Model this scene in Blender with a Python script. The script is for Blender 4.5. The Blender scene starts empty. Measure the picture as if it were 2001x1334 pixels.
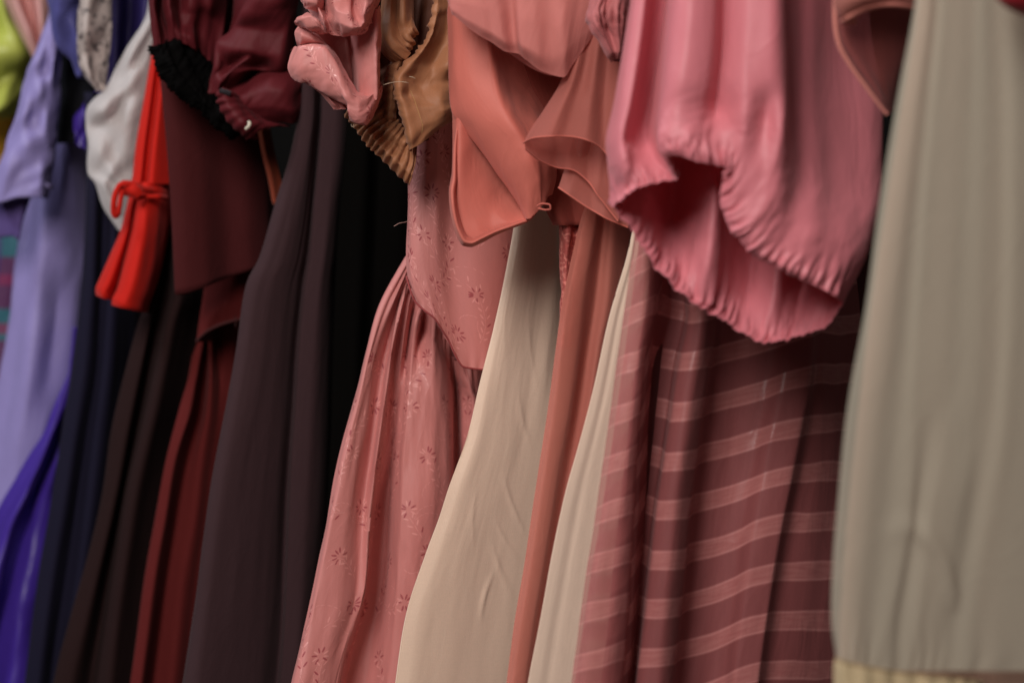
import bpy, math, random
import numpy as np
from mathutils import Vector
random.seed(5)
sc = bpy.context.scene

# ---------------------------------------------------------------- camera
LENS = 82.0
CAMZ = 1.15
cd = bpy.data.cameras.new('camera'); cam = bpy.data.objects.new('camera', cd)
sc.collection.objects.link(cam); sc.camera = cam
cam.location = (0, 0, CAMZ); cam.rotation_euler = (math.radians(90), 0, 0)
cd.lens = LENS; cd.sensor_width = 36; cd.clip_start = 0.05; cd.clip_end = 60
cd.dof.use_dof = True; cd.dof.focus_distance = 1.62; cd.dof.aperture_fstop = 5.0

# ---------------------------------------------------------------- world and lamps
w = bpy.data.worlds.new('World'); sc.world = w; w.use_nodes = True
bg = w.node_tree.nodes['Background']
bg.inputs['Color'].default_value = (1.0, 0.82, 0.76, 1); bg.inputs['Strength'].default_value = 0.045
def area(name, loc, target, size, power, col, sy=None):
    l = bpy.data.lights.new(name, 'AREA'); o = bpy.data.objects.new(name, l); sc.collection.objects.link(o)
    l.energy = power; l.color = col; l.size = size
    if sy: l.shape = 'RECTANGLE'; l.size_y = sy
    o.location = loc
    o.rotation_euler = (Vector(target)-Vector(loc)).to_track_quat('-Z', 'Y').to_euler()
    return o
area('ceiling_lamp', (-0.72, -0.4, 2.25), (-0.05, 1.65, 1.0), 0.85, 48, (1.0, 0.91, 0.87), 1.2)
area('ceiling_lamp_far', (-1.6, 1.5, 2.5), (-0.5, 2.3, 1.2), 0.6, 16, (0.92, 0.94, 1.0))
sc.view_settings.view_transform = 'Standard'; sc.view_settings.look = 'None'
sc.view_settings.exposure = 0.0; sc.view_settings.gamma = 1.0; sc.view_settings.use_curve_mapping = False
try:
    sc.cycles.max_bounces = 10; sc.cycles.diffuse_bounces = 5; sc.cycles.transparent_max_bounces = 24
    sc.cycles.use_denoising = True
except Exception: pass

# ---------------------------------------------------------------- numeric helpers
K = 36.0/LENS/2001.0
def W(p):                       # reference sketch coordinates plus distance -> metres
    p = np.asarray(p, float); Y = p[..., 2]
    return np.stack([(p[..., 0]-1000.5)*K*Y, Y, CAMZ-(p[..., 1]-667)*K*Y], -1)
def pch(P, n, closed=False, t=None):
    """monotone cubic through P (m,...) sampled n per segment"""
    P = np.asarray(P, float)
    if closed: P = np.concatenate([P[-2:], P, P[:3]], 0)
    m = len(P); d = P[1:]-P[:-1]; T = np.zeros_like(P)
    a, b = d[:-1], d[1:]; s = a*b
    with np.errstate(all='ignore'):
        h = np.where(s > 0, 2*s/np.where(a+b == 0, 1, a+b), 0)
    c = np.where(s > 0, .5*(h+np.sign(a)*np.minimum(np.abs(a+b)/2, 2.2*np.minimum(np.abs(a), np.abs(b)))), 0)
    T[1:-1] = c; T[0] = d[0]; T[-1] = d[-1]
    if closed: lo, hi = 2, m-3
    else: lo, hi = 0, m-1
    if t is None:
        N = n*(hi-lo)+(0 if closed else 1); t = np.arange(N)/n+lo
    k = np.clip(t.astype(int), 0, m-2); f = (t-k).reshape((-1,)+(1,)*(P.ndim-1))
    f2, f3 = f*f, f*f*f
    return P[k]*(2*f3-3*f2+1)+T[k]*(f3-2*f2+f)+P[k+1]*(-2*f3+3*f2)+T[k+1]*(f3-f2)
def _h(i, j, s):
    n = (i*374761393+j*668265263+s*1442695041) & 0xffffffff
    n = ((n ^ (n >> 13))*1274126177) & 0xffffffff
    n = (n ^ (n >> 16)) & 0xffff
    return n/32767.5-1
def vn(x, y, s=0):
    x = np.asarray(x, float); y = np.asarray(y, float)+np.zeros_like(x)
    i = np.floor(x).astype(np.int64); j = np.floor(y).astype(np.int64); fx = x-i; fy = y-j
    fx = fx*fx*(3-2*fx); fy = fy*fy*(3-2*fy)
    return (_h(i, j, s)*(1-fx)+_h(i+1, j, s)*fx)*(1-fy)+(_h(i, j+1, s)*(1-fx)+_h(i+1, j+1, s)*fx)*fy
def fbm(x, y, s=0, o=3): return sum(vn(x*2**k, y*2**k, s+k)*.5**k for k in range(o))

class Grid:
    pass
def grid(cols, base, nu=10, nv=10, rec=0.0, x0=None, back=None, closed=False, disp=None, uvs=None, rl=1.0):
    """cols: columns of (x, y, cm) hanging from top to bottom; splines both ways, then displaced in metres"""
    R = max(len(c) for c in cols)
    CC = []
    for c in cols:
        c = np.asarray(c, float)
        if len(c) != R:
            L = np.concatenate([[0], np.cumsum(np.hypot(*(c[1:, :2]-c[:-1, :2]).T))]); L /= L[-1]
            tt = np.linspace(0, 1, R); idx = np.interp(tt, L, np.arange(len(c)))
            c = pch(c, 1, t=idx)
        CC.append(c)
    A = np.stack(CC, 0)                              # C,R,3
    if x0 is None: x0 = A[..., 0].min()
    A = A.copy(); A[..., 2] = base+rl*A[..., 2]/100+rec*(A[..., 0]-x0)*0.000217
    nf = len(A)
    if back:                                         # the far side of the garment closes the form
        th = back/100; n = len(A); ids = [n-1, int(n*.66), int(n*.33), 0]
        B = []
        for q, i in enumerate(ids):
            c = A[i].copy(); c[:, 2] += th*(.6 if i in (0, n-1) else 1.0)
            c[:, 0] += (25 if i == 0 else (8 if i == n-1 else 0)); B.append(c)
        A = np.concatenate([A, np.stack(B)], 0); closed = True
    A = pch(A, nu, closed)
    A = np.swapaxes(pch(np.swapaxes(A, 0, 1), nv), 0, 1)
    P = W(A)                                         # U,V,3
    g = Grid(); g.closed = closed; g.nfront = (nf-1)*nu
    mi = P.shape[1]//2; mj = min(g.nfront, P.shape[0]-1)//2
    def cum(L): return np.concatenate([[0], np.cumsum(np.linalg.norm(L[1:]-L[:-1], axis=-1))])
    uu = np.maximum(cum(P[:, mi]), cum(P[:, -1])*.999); vv = cum(P[mj])
    g.U, g.V = np.meshgrid(uu, vv, indexing='ij')
    g.s, g.t = np.meshgrid(np.linspace(0, 1, P.shape[0]), np.linspace(0, 1, P.shape[1]), indexing='ij')
    g.P = P; g.px = A[..., 0]; g.py = A[..., 1]
    if disp is not None:
        N = norm(P); g.P = P+N*disp(g)[..., None]
    g.uvs = uvs or (1, 1)
    return g
def norm(P):
    du = np.gradient(P, axis=0); dv = np.gradient(P, axis=1)
    N = np.cross(dv, du); N /= np.maximum(np.linalg.norm(N, axis=-1, keepdims=True), 1e-12)
    if N[..., 1].mean() > 0: N = -N
    return N
def fronts(g):                                       # normals that face the aisle
    return norm(g.P)

def wrk(a=.0010, su=25, sv=7, s=0, o=3):             # soft hanging creases
    return lambda g: a*fbm(g.U*su, g.V*sv, s, o)
def diag(a=.001, f=30, ang=.6, s=0, st=.25):
    def F(g):
        x = g.U*math.cos(ang)+g.V*math.sin(ang); y = -g.U*math.sin(ang)+g.V*math.cos(ang)
        return a*fbm(x*f, y*f*st, s, 3)
    return F
def gather(d0, specs, s=0, end='t', along='V'):
    """puckers along an elastic or seam; specs: (wavelength m, amplitude m, reach m)"""
    def F(g):
        V = g.V-(g.V.min() if end == 't' else g.V.max()); D = np.abs(V if end == 't' else V)
        D = np.abs(D-d0); r = 0
        for k, (wl, am, rc) in enumerate(specs):
            U = g.U+.15*wl*vn(g.U/wl*.3, g.V/(rc+.001), s+9+k)
            wv = np.sin(U/wl*2*math.pi+2.4*vn(U/wl*.6, D/rc*.5, s+k))*(.65+.5*vn(U/wl*.8, D/rc*.3, s+20+k))
            r = r+am*wv*np.exp(-(D/rc)**1.3)
        return r
    return F
def add(*fs): return lambda g: sum(f(g) for f in fs)
def edge_u(specs, side='l', s=0, off=0.0):           # puckers along a left or right edge, running down the edge
    def F(g):
        D = (g.U-g.U.min()) if side == 'l' else (g.U.max()-g.U)
        D = np.abs(D-off); r = 0
        for k, (wl, am, rc) in enumerate(specs):
            V = g.V+.15*wl*vn(g.V/wl*.3, D/(rc+.001), s+9+k)
            wv = np.sin(V/wl*2*math.pi+2.6*vn(V/wl*.6, D/rc*.4, s+k))*(.65+.5*vn(V/wl*.8, D/rc*.3, s+20+k))
            r = r+am*wv*np.exp(-(D/rc)**1.3)
        return r
    return F

# ---------------------------------------------------------------- mesh building
def merge(grids, extra=None):
    vs, fs, uv, mi = [], [], [], []; off = 0
    for g in grids:
        nu, nv = g.P.shape[:2]; vs.append(g.P.reshape(-1, 3))
        uv.append(np.stack([g.U*g.uvs[0], g.V*g.uvs[1]], -1).reshape(-1, 2))
        I = np.arange(nu if g.closed else nu-1); J = np.arange(nv-1); i, j = np.meshgrid(I, J, indexing='ij')
        i2 = (i+1) % nu
        f = np.stack([i*nv+j, i*nv+j+1, i2*nv+j+1, i2*nv+j], -1).reshape(-1, 4)+off
        fs.append(f); mi.append(np.zeros(len(f), int)); off += nu*nv
        if g.closed:                                  # close the bottom and top
            for jj in ((nv-1), 0):
                pass
    return np.concatenate(vs), np.concatenate(fs), np.concatenate(uv), np.concatenate(mi)
def mesh_obj(name, V, faces, mats, parent=None, uv=None, mi=None, smooth=True, solid=0.0):
    V = np.asarray(V, float)
    me = bpy.data.meshes.new(name)
    if parent is not None: c = np.array(parent.location)
    else: c = np.array([V[:, 0].mean(), V[:, 1].mean(), V[:, 2].min()])
    me.from_pydata((V-c).tolist(), [], [list(map(int, f)) for f in faces])
    for m in (mats if isinstance(mats, (list, tuple)) else [mats]): me.materials.append(m)
    if uv is not None:
        l = me.uv_layers.new(name='UVMap'); li = np.zeros(len(me.loops), int); me.loops.foreach_get('vertex_index', li)
        l.data.foreach_set('uv', np.asarray(uv)[li].astype(np.float32).ravel())
    if mi is not None: me.polygons.foreach_set('material_index', np.asarray(mi, np.int32))
    me.polygons.foreach_set('use_smooth', [smooth]*len(me.polygons)); me.update()
    o = bpy.data.objects.new(name, me); sc.collection.objects.link(o)
    if parent is not None: o.parent = parent
    else: o.location = c
    if solid:
        md = o.modifiers.new('thickness', 'SOLIDIFY'); md.thickness = solid; md.offset = 0
    return o
def cloth(name, grids, mat, parent=None, solid=0.0006, sprigs=None):
    if not isinstance(grids, (list, tuple)): grids = [grids]
    V, F, uv, mi = merge(grids)
    mats = mat if isinstance(mat, (list, tuple)) else [mat]
    F = F.tolist(); mi = mi.tolist()
    if sprigs:
        v2, f2, m2 = sprigs; off = len(V)
        V = np.concatenate([V, v2]); uv = np.concatenate([uv, np.zeros((len(v2), 2))])
        F += [[a+off for a in f] for f in f2]; mi += m2
    return mesh_obj(name, V, F, mats, parent, uv, mi, solid=solid)
def tube_geo(pts, r, n=6, sub=6):
    P = pch(np.asarray(pts, float), sub); P = W(P); T = np.gradient(P, axis=0)
    T /= np.maximum(np.linalg.norm(T, axis=1, keepdims=True), 1e-9)
    A = np.cross(T, [0, 1, 0.01]); A /= np.maximum(np.linalg.norm(A, axis=1, keepdims=True), 1e-9); B = np.cross(T, A)
    th = np.arange(n)/n*2*math.pi
    V = (P[:, None]+r*(np.cos(th)[None, :, None]*A[:, None]+np.sin(th)[None, :, None]*B[:, None])).reshape(-1, 3)
    F = [[i*n+k, i*n+(k+1) % n, (i+1)*n+(k+1) % n, (i+1)*n+k] for i in range(len(P)-1) for k in range(n)]
    F += [list(range(n)), [(len(P)-1)*n+k for k in range(n)]]
    return V, F
def tubes(name, lst, mat, parent, n=6, sub=6):
    Vs, Fs, off = [], [], 0
    for pts, r in lst:
        V, F = tube_geo(pts, r, n, sub); Vs.append(V); Fs += [[a+off for a in f] for f in F]; off += len(V)
    return mesh_obj(name, np.concatenate(Vs), Fs, mat, parent)
def ab(base, pts): return [(x, y, base+c/100) for x, y, c in pts]
def along(g, side, r=.0008, dx=0):                    # a rolled hem that follows the border of a grid
    P = {'bottom': g.P[:, -1], 'top': g.P[:, 0], 'left': g.P[0], 'right': g.P[-1]}[side]
    return P
def hem(name, lines, mat, parent, r=.0009, n=6):
    Vs, Fs, off = [], [], 0
    for P in lines:
        T = np.gradient(P, axis=0); T /= np.maximum(np.linalg.norm(T, axis=1, keepdims=True), 1e-9)
        A = np.cross(T, [0.02, 1, 0.01]); A /= np.maximum(np.linalg.norm(A, axis=1, keepdims=True), 1e-9); B = np.cross(T, A)
        th = np.arange(n)/n*2*math.pi
        V = (P[:, None]+r*(np.cos(th)[None, :, None]*A[:, None]+np.sin(th)[None, :, None]*B[:, None])).reshape(-1, 3)
        Fs += [[i*n+k+off, i*n+(k+1) % n+off, (i+1)*n+(k+1) % n+off, (i+1)*n+k+off] for i in range(len(P)-1) for k in range(n)]
        Vs.append(V); off += len(V)
    return mesh_obj(name, np.concatenate(Vs), Fs, mat, parent)

# ---------------------------------------------------------------- materials
def lin(c): return tuple(((v/255)/12.92 if v/255 <= .04045 else ((v/255+.055)/1.055)**2.4) for v in c)
MATS = {}
def fabric(name, rgb, rough=.85, sheen=.25, spec=.25, bump=.25, weave=(1150, 1150), vary=.13, tl=0.0, coat=0.0,
           alpha=1.0, crease=.12, slub=(60, 500), stripes=None, plaid=None, tlc=None, blot=None):
    m = bpy.data.materials.new(name); m.use_nodes = True; nt = m.node_tree; N = nt.nodes; L = nt.links
    b = N['Principled BSDF']; out = N['Material Output']
    col = lin(rgb)
    tc = N.new('ShaderNodeTexCoord')
    mp = N.new('ShaderNodeMapping'); mp.inputs['Scale'].default_value = (weave[0], weave[1], 1); L.new(tc.outputs['UV'], mp.inputs['Vector'])
    n1 = N.new('ShaderNodeTexNoise'); n1.inputs['Scale'].default_value = 1; n1.inputs['Detail'].default_value = 2; L.new(mp.outputs[0], n1.inputs['Vector'])
    mp2 = N.new('ShaderNodeMapping'); mp2.inputs['Scale'].default_value = (slub[1], slub[0], 1); L.new(tc.outputs['UV'], mp2.inputs['Vector'])
    n2 = N.new('ShaderNodeTexNoise'); n2.inputs['Scale'].default_value = 1; n2.inputs['Detail'].default_value = 3; L.new(mp2.outputs[0], n2.inputs['Vector'])
    n3 = N.new('ShaderNodeTexNoise'); n3.inputs['Scale'].default_value = 22; n3.inputs['Detail'].default_value = 3; L.new(tc.outputs['UV'], n3.inputs['Vector'])
    def math_(op, a, b_=None, c=None):
        q = N.new('ShaderNodeMath'); q.operation = op
        for k, v in enumerate((a, b_, c)):
            if v is None: continue
            if isinstance(v, (int, float)): q.inputs[k].default_value = v
            else: L.new(v, q.inputs[k])
        return q.outputs[0]
    s = math_('ADD', math_('MULTIPLY', n1.outputs[0], .45), math_('ADD', math_('MULTIPLY', n2.outputs[0], .35), math_('MULTIPLY', n3.outputs[0], .20)))
    k = math_('MULTIPLY_ADD', math_('SUBTRACT', s, .5), vary*4, 1.0)
    rgbn = N.new('ShaderNodeRGB'); rgbn.outputs[0].default_value = (*col, 1)
    colout = rgbn.outputs[0]; alph = None
    sep = N.new('ShaderNodeSeparateXYZ'); L.new(tc.outputs['UV'], sep.inputs[0])
    def mixc(f, a, b_):
        q = N.new('ShaderNodeMix'); q.data_type = 'RGBA'
        L.new(f, q.inputs[0])
        for v, inp in ((a, q.inputs[6]), (b_, q.inputs[7])):
            if isinstance(v, tuple): inp.default_value = (*v, 1)
            else: L.new(v, inp)
        return q.outputs[2]
    if stripes:                                      # satin bands woven across a thin ground
        per, duty, c2, phase, slope = stripes
        nw = N.new('ShaderNodeTexNoise'); nw.inputs['Scale'].default_value = 16; L.new(tc.outputs['UV'], nw.inputs['Vector'])
        f = math_('FRACT', math_('ADD', math_('ADD', math_('DIVIDE', sep.outputs[1], per), math_('MULTIPLY', sep.outputs[0], slope)), math_('MULTIPLY_ADD', nw.outputs[0], .22, phase-.11)))
        tri = math_('ABSOLUTE', math_('SUBTRACT', f, .5))             # 0 at centre of band
        mr = N.new('ShaderNodeMapRange'); mr.inputs[1].default_value = duty/2-.02; mr.inputs[2].default_value = duty/2+.02
        mr.inputs[3].default_value = 1; mr.inputs[4].default_value = 0; L.new(tri, mr.inputs[0])
        ed = N.new('ShaderNodeMapRange'); ed.inputs[1].default_value = .035; ed.inputs[2].default_value = .0
        L.new(math_('ABSOLUTE', math_('SUBTRACT', tri, duty/2-.03)), ed.inputs[0])
        ns = N.new('ShaderNodeTexNoise'); ns.inputs['Scale'].default_value = 1; ns.inputs['Detail'].default_value = 3
        mps = N.new('ShaderNodeMapping'); mps.inputs['Scale'].default_value = (70, 500, 1); L.new(tc.outputs['UV'], mps.inputs['Vector']); L.new(mps.outputs[0], ns.inputs['Vector'])
        sh_ = N.new('ShaderNodeMapRange'); sh_.inputs[1].default_value = .3; sh_.inputs[2].default_value = .7; sh_.inputs[3].default_value = .35; sh_.inputs[4].default_value = 1.15; sh_.clamp = False; L.new(ns.outputs[0], sh_.inputs[0])
        colout = mixc(math_('MULTIPLY', mr.outputs[0], math_('MINIMUM', sh_.outputs[0], 1.0)), colout, lin(c2))  # streaky noise puts the satin shimmer into the band colour
        colout = mixc(math_('MULTIPLY', ed.outputs[0], .5), colout, lin([min(255, v+35) for v in c2]))
        L.new(math_('MULTIPLY_ADD', mr.outputs[0], -.35, rough), b.inputs['Roughness'])
        if alpha < 1: alph = math_('MULTIPLY_ADD', mr.outputs[0], (1-alpha)*.45, alpha)
    if plaid:
        for ax, per, duty, c2 in plaid:
            f = math_('FRACT', math_('DIVIDE', sep.outputs[ax], per)); g = math_('LESS_THAN', f, duty)
            colout = mixc(math_('MULTIPLY', g, .75), colout, lin(c2))
    if blot:
        sc_, c2, lo, hi = blot
        nb = N.new('ShaderNodeTexNoise'); nb.inputs['Scale'].default_value = sc_; nb.inputs['Detail'].default_value = 4; L.new(tc.outputs['UV'], nb.inputs['Vector'])
        mr = N.new('ShaderNodeMapRange'); mr.inputs[1].default_value = lo; mr.inputs[2].default_value = hi; L.new(nb.outputs[0], mr.inputs[0])
        colout = mixc(mr.outputs[0], colout, lin(c2))
    vm = N.new('ShaderNodeVectorMath'); vm.operation = 'SCALE'; L.new(colout, vm.inputs[0]); L.new(k, vm.inputs['Scale'])
    L.new(vm.outputs[0], b.inputs['Base Color'])
    if not stripes: b.inputs['Roughness'].default_value = rough
    b.inputs['Specular IOR Level'].default_value = spec
    b.inputs['Sheen Weight'].default_value = sheen; b.inputs['Sheen Roughness'].default_value = .45
    b.inputs['Sheen Tint'].default_value = (*[min(1, c*.6+.35) for c in col], 1)
    bp = N.new('ShaderNodeBump'); bp.inputs['Strength'].default_value = bump; bp.inputs['Distance'].default_value = .0006
    L.new(s, bp.inputs['Height'])
    mp4 = N.new('ShaderNodeMapping'); mp4.inputs['Scale'].default_value = (38, 15, 1); mp4.inputs['Rotation'].default_value = (0, 0, .3); L.new(tc.outputs['UV'], mp4.inputs['Vector'])
    n4 = N.new('ShaderNodeTexNoise'); n4.inputs['Scale'].default_value = 1; n4.inputs['Detail'].default_value = 3; n4.inputs['Distortion'].default_value = 1.2; L.new(mp4.outputs[0], n4.inputs['Vector'])
    rg = math_('POWER', math_('SUBTRACT', 1.0, math_('MINIMUM', math_('MULTIPLY', math_('ABSOLUTE', math_('SUBTRACT', n4.outputs[0], .5)), 9), 1.0)), 2.0)
    b4 = N.new('ShaderNodeBump'); b4.inputs['Strength'].default_value = crease; b4.inputs['Distance'].default_value = .0012
    L.new(math_('ADD', rg, n4.outputs[0]), b4.inputs['Height']); L.new(b4.outputs[0], bp.inputs['Normal'])
    L.new(bp.outputs[0], b.inputs['Normal'])
    sh = b.outputs[0]
    if tl:
        t = N.new('ShaderNodeBsdfTranslucent'); t.inputs[0].default_value = (*(lin(tlc) if tlc else col), 1)
        mx = N.new('ShaderNodeMixShader'); mx.inputs[0].default_value = tl; L.new(sh, mx.inputs[1]); L.new(t.outputs[0], mx.inputs[2]); sh = mx.outputs[0]
    if alpha < 1:
        t = N.new('ShaderNodeBsdfTransparent'); t.inputs[0].default_value = (*[min(1, .75+.25*c) for c in col], 1)
        mx = N.new('ShaderNodeMixShader'); mx.inputs[0].default_value = alpha
        if alph is not None: L.new(alph, mx.inputs[0])
        L.new(t.outputs[0], mx.inputs[1]); L.new(sh, mx.inputs[2]); sh = mx.outputs[0]
    L.new(sh, out.inputs[0]); MATS[name] = m
    return m

# ---------------------------------------------------------------- things
def tag(o, label, cat, group=None):
    o['label'] = label; o['category'] = cat
    if group: o['group'] = group
    return o
def thing(name, at_, label, cat, group=None):
    o = bpy.data.objects.new(name, None); sc.collection.objects.link(o); o.empty_display_size = .05
    o.location = tuple(W(at_)); return tag(o, label, cat, group)
def F(ys, xs, d):
    if isinstance(d, (int, float)): d = [d]*len(ys)
    return list(zip(ys and xs, ys, d))

# woven flower sprays of the brocade, laid a hair above the cloth inside the same mesh
def spray_leaves(rnd, big=True):
    """leaf ellipses in metres: (cx, cy, ang, len, wid, tone)"""
    L = []
    for k in range(9):                               # blossom
        a = -math.pi/2+(k-4)*.62+rnd.uniform(-.12, .12)
        r = .0034+rnd.uniform(0, .0008); L.append((r*math.cos(a), r*math.sin(a), a, .0038, .0011, 1 if rnd.random() < .62 else 0))
    x, y, a = 0, .002, math.pi/2+rnd.uniform(-.35, .35)
    for k in range(6 if big else 3):                 # leafy stem
        x += .0052*math.cos(a); y += .0052*math.sin(a); a += rnd.uniform(-.25, .3)
        for sd in (-1, 1):
            b = a+sd*.75+math.pi
            L.append((x+.0036*math.cos(b), y+.0036*math.sin(b), b, .0040, .0011, 0 if rnd.random() < .75 else 1))
        L.append((x, y, a, .0052, .0004, 0))
    for k in range(2):                               # thin tendrils
        tx, ty, ta = x*.5, y*.5, rnd.uniform(0, 6.28)
        for q in range(5):
            tx += .003*math.cos(ta); ty += .003*math.sin(ta); ta += .3
            L.append((tx, ty, ta, .0032, .00035, 0))
    return L
def sprigs(grids, seed=1, du=.034, dv=.05, size=1.0, keep=1.0):
    rnd = random.Random(seed); V, Fc, M = [], [], []
    for g in grids:
        P = g.P; N = norm(P); nu, nv = P.shape[:2]; nuf = min(nu, g.nfront+1)
        def smp(i, j):
            i = min(max(i, 0), nuf-1.001); j = min(max(j, 0), nv-1.001)
            a, b = int(i), int(j); fx, fy = i-a, j-b
            q = lambda A: (A[a, b]*(1-fx)+A[a+1, b]*fx)*(1-fy)+(A[a, b+1]*(1-fx)+A[a+1, b+1]*fx)*fy
            return q(P), q(N)
        def met(i, j):
            p0, _ = smp(i-.6, j); p1, _ = smp(i+.6, j); q0, _ = smp(i, j-.6); q1, _ = smp(i, j+.6)
            return max(np.linalg.norm(p1-p0)/1.2, 2e-5), max(np.linalg.norm(q1-q0)/1.2, 2e-5)
        um = g.U[nuf-1, 0]; vm = g.V.max(); cells = []
        a = 0; row = 0
        while a < vm+dv:
            b = (row % 2)*du*.5
            while b < um+du: cells.append((b, a)); b += du
            a += dv/2; row += 1
        for (cu, cv) in cells:
            if rnd.random() > keep: continue
            cu += rnd.uniform(-.003, .003); cv += rnd.uniform(-.004, .004)
            i0 = np.interp(cu, g.U[:nuf, 0], np.arange(nuf)); j0 = np.interp(cv, g.V[0], np.arange(nv))
            if not (0 < i0 < nuf-1 and 0 < j0 < nv-1): continue
            rot = rnd.uniform(-.9, .9); fl = rnd.choice((-1, 1)); cr, sr = math.cos(rot), math.sin(rot)
            m0 = met(i0, j0)
            for (lx, ly, la, ll, lw, tone) in spray_leaves(rnd, rnd.random() < .7):
                lx *= fl; la2 = la if fl > 0 else math.pi-la
                x = (lx*cr-ly*sr)*size; y = (lx*sr+ly*cr)*size; A = la2+rot
                i1 = i0+x/m0[0]; j1 = j0+y/m0[1]
                if not (1 < i1 < nuf-2 and 1 < j1 < nv-2): continue
                m1 = met(i1, j1); m1 = (max(m1[0], m0[0]*.35), max(m1[1], m0[1]*.35))
                cs, sn = math.cos(A), math.sin(A); st = len(V); ring = []
                for q in range(8):
                    th = q/8*2*math.pi; ex = .5*ll*size*math.cos(th); ey = .5*lw*size*math.sin(th)
                    p, n = smp(i1+(ex*cs-ey*sn)/m1[0], j1+(ex*sn+ey*cs)/m1[1]); V.append(p+n*.00007)
                p, n = smp(i1, j1); V.append(p+n*.00012)
                for q in range(8): Fc.append([st+q, st+(q+1) % 8, st+8]); M.append(1+tone)
    return np.array(V), Fc, M

exec_parts = []
YS = [-260, 0, 250, 500, 750, 1000, 1334, 1620]

#################################################################### setting
wallm = fabric('dark_back_wall', (12, 11, 10), rough=.95, sheen=0, bump=.1, weave=(30, 30), slub=(10, 40))
Vw = [(-3.5, 3.6, -.2), (2.5, 3.6, -.2), (2.5, 3.6, 3.0), (-3.5, 3.6, 3.0), (-3.5, 3.75, -.2), (2.5, 3.75, -.2), (2.5, 3.75, 3.0), (-3.5, 3.75, 3.0)]
wl = mesh_obj('back_wall', np.array(Vw), [[0, 1, 2, 3], [5, 4, 7, 6], [4, 0, 3, 7], [1, 5, 6, 2], [3, 2, 6, 7], [4, 5, 1, 0]], wallm, smooth=False)
wl['kind'] = 'structure'

#################################################################### far left garments
# yellow-green satin
b = 2.42
m = fabric('lime_satin', (196, 206, 96), rough=.38, sheen=.1, spec=.5, bump=.1, tl=.15)
t = thing('lime_dress', (0, 1620, b), 'shiny yellow-green satin garment at the far left edge, above the mustard one', 'dress')
g1 = grid([F([-150, -40, 50, 110, 170, 215, 236], [-120, -120, -120, -120, -120, -110, -100], 0),
           F([-150, -40, 50, 110, 170, 220, 242], [-60, -60, -55, -50, -55, -50, -45], [-2, -2, -3, -1, -3, -2, 0]),
           F([-150, -40, 40, 100, 165, 215, 240], [-20, -20, -10, -5, -10, -10, -10], [-1, -1, 0, -2.5, -.5, -3, 0]),
           F([-150, -40, 40, 100, 150, 205, 232], [0, 0, 12, 35, 22, 14, 12], [-2, -2, -2, -2, 0, -2, 0]),
           F([-150, -40, 40, 100, 150, 195, 226], [10, 8, 35, 62, 50, 37, 27], [2]*7)], b, 12, 12, back=5, disp=diag(.004, 22, .9, 3))
cloth('puff_sleeve', g1, m, t)
m = fabric('mustard_cotton', (190, 140, 40), rough=.8, tl=.1)
t = thing('mustard_garment', (0, 1620, 2.5), 'mustard yellow garment showing as a sliver below the lime sleeve', 'garment')
cloth('body', grid([F(YS, [-130]*8, 0), F(YS, [-60, -60, -60, -60, -80, -90, -120, -150], -2), F(YS, [30, 30, 30, 8, -20, -40, -60, -80], 0), F(YS, [60, 60, 60, 30, 0, -20, -40, -50], 3)], 2.5, 10, 8, back=5, disp=wrk(.003)), m, t)
# pale pink satin
m = fabric('pale_pink_satin', (216, 162, 156), rough=.42, sheen=.1, spec=.5, bump=.1)
t = thing('pale_pink_garment', (60, 1620, 2.36), 'pale pink satin piece with a diagonal fold at the top left, beside the lime garment', 'garment')
cloth('sleeve', grid([[(-25, -120, 1), (-5, -40, 1), (18, 20, 1), (40, 70, 1), (66, 118, 1)], [(0, -120, -2), (18, -40, -2), (36, 15, -2), (54, 60, -2), (72, 112, -1)],
                  [(30, -120, 1), (42, -40, 1), (56, 10, 1), (66, 50, 1), (78, 105, 0)], [(55, -120, -2), (66, -40, -2), (76, 5, -2), (80, 40, -2), (84, 98, -1)],
                  [(110, -120, 1), (110, -40, 1), (110, 0, 1), (105, 40, 1), (100, 95, 1)]], 2.36, 12, 10, back=3, disp=wrk(.002)), m, t)
# plaid
m = fabric('plaid_taffeta', (92, 48, 92), rough=.5, spec=.4, plaid=[(1, .085, .38, (20, 120, 130)), (1, .05, .22, (140, 40, 90)), (0, .06, .3, (60, 40, 110))])
t = thing('plaid_garment', (0, 1620, 2.38), 'purple, magenta and teal plaid garment at the far left edge behind the lilac dress', 'garment')
cloth('skirt', grid([F([440, 480, 540, 620, 700, 780, 1000, 1620], [-150]*8, 0), F([440, 480, 540, 620, 700, 780, 1000, 1620], [-20, -22, -30, -40, -50, -60, -70, -90], -2), F([440, 480, 540, 620, 700, 780, 1000, 1620], [40, 48, 45, 40, 30, 20, 5, -10], -.5),
                  F([440, 480, 540, 620, 700, 780, 1000, 1620], [70, 70, 65, 60, 50, 40, 30, 10], 3)], 2.38, 10, 8, back=4, disp=wrk(.003)), m, t)

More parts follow.
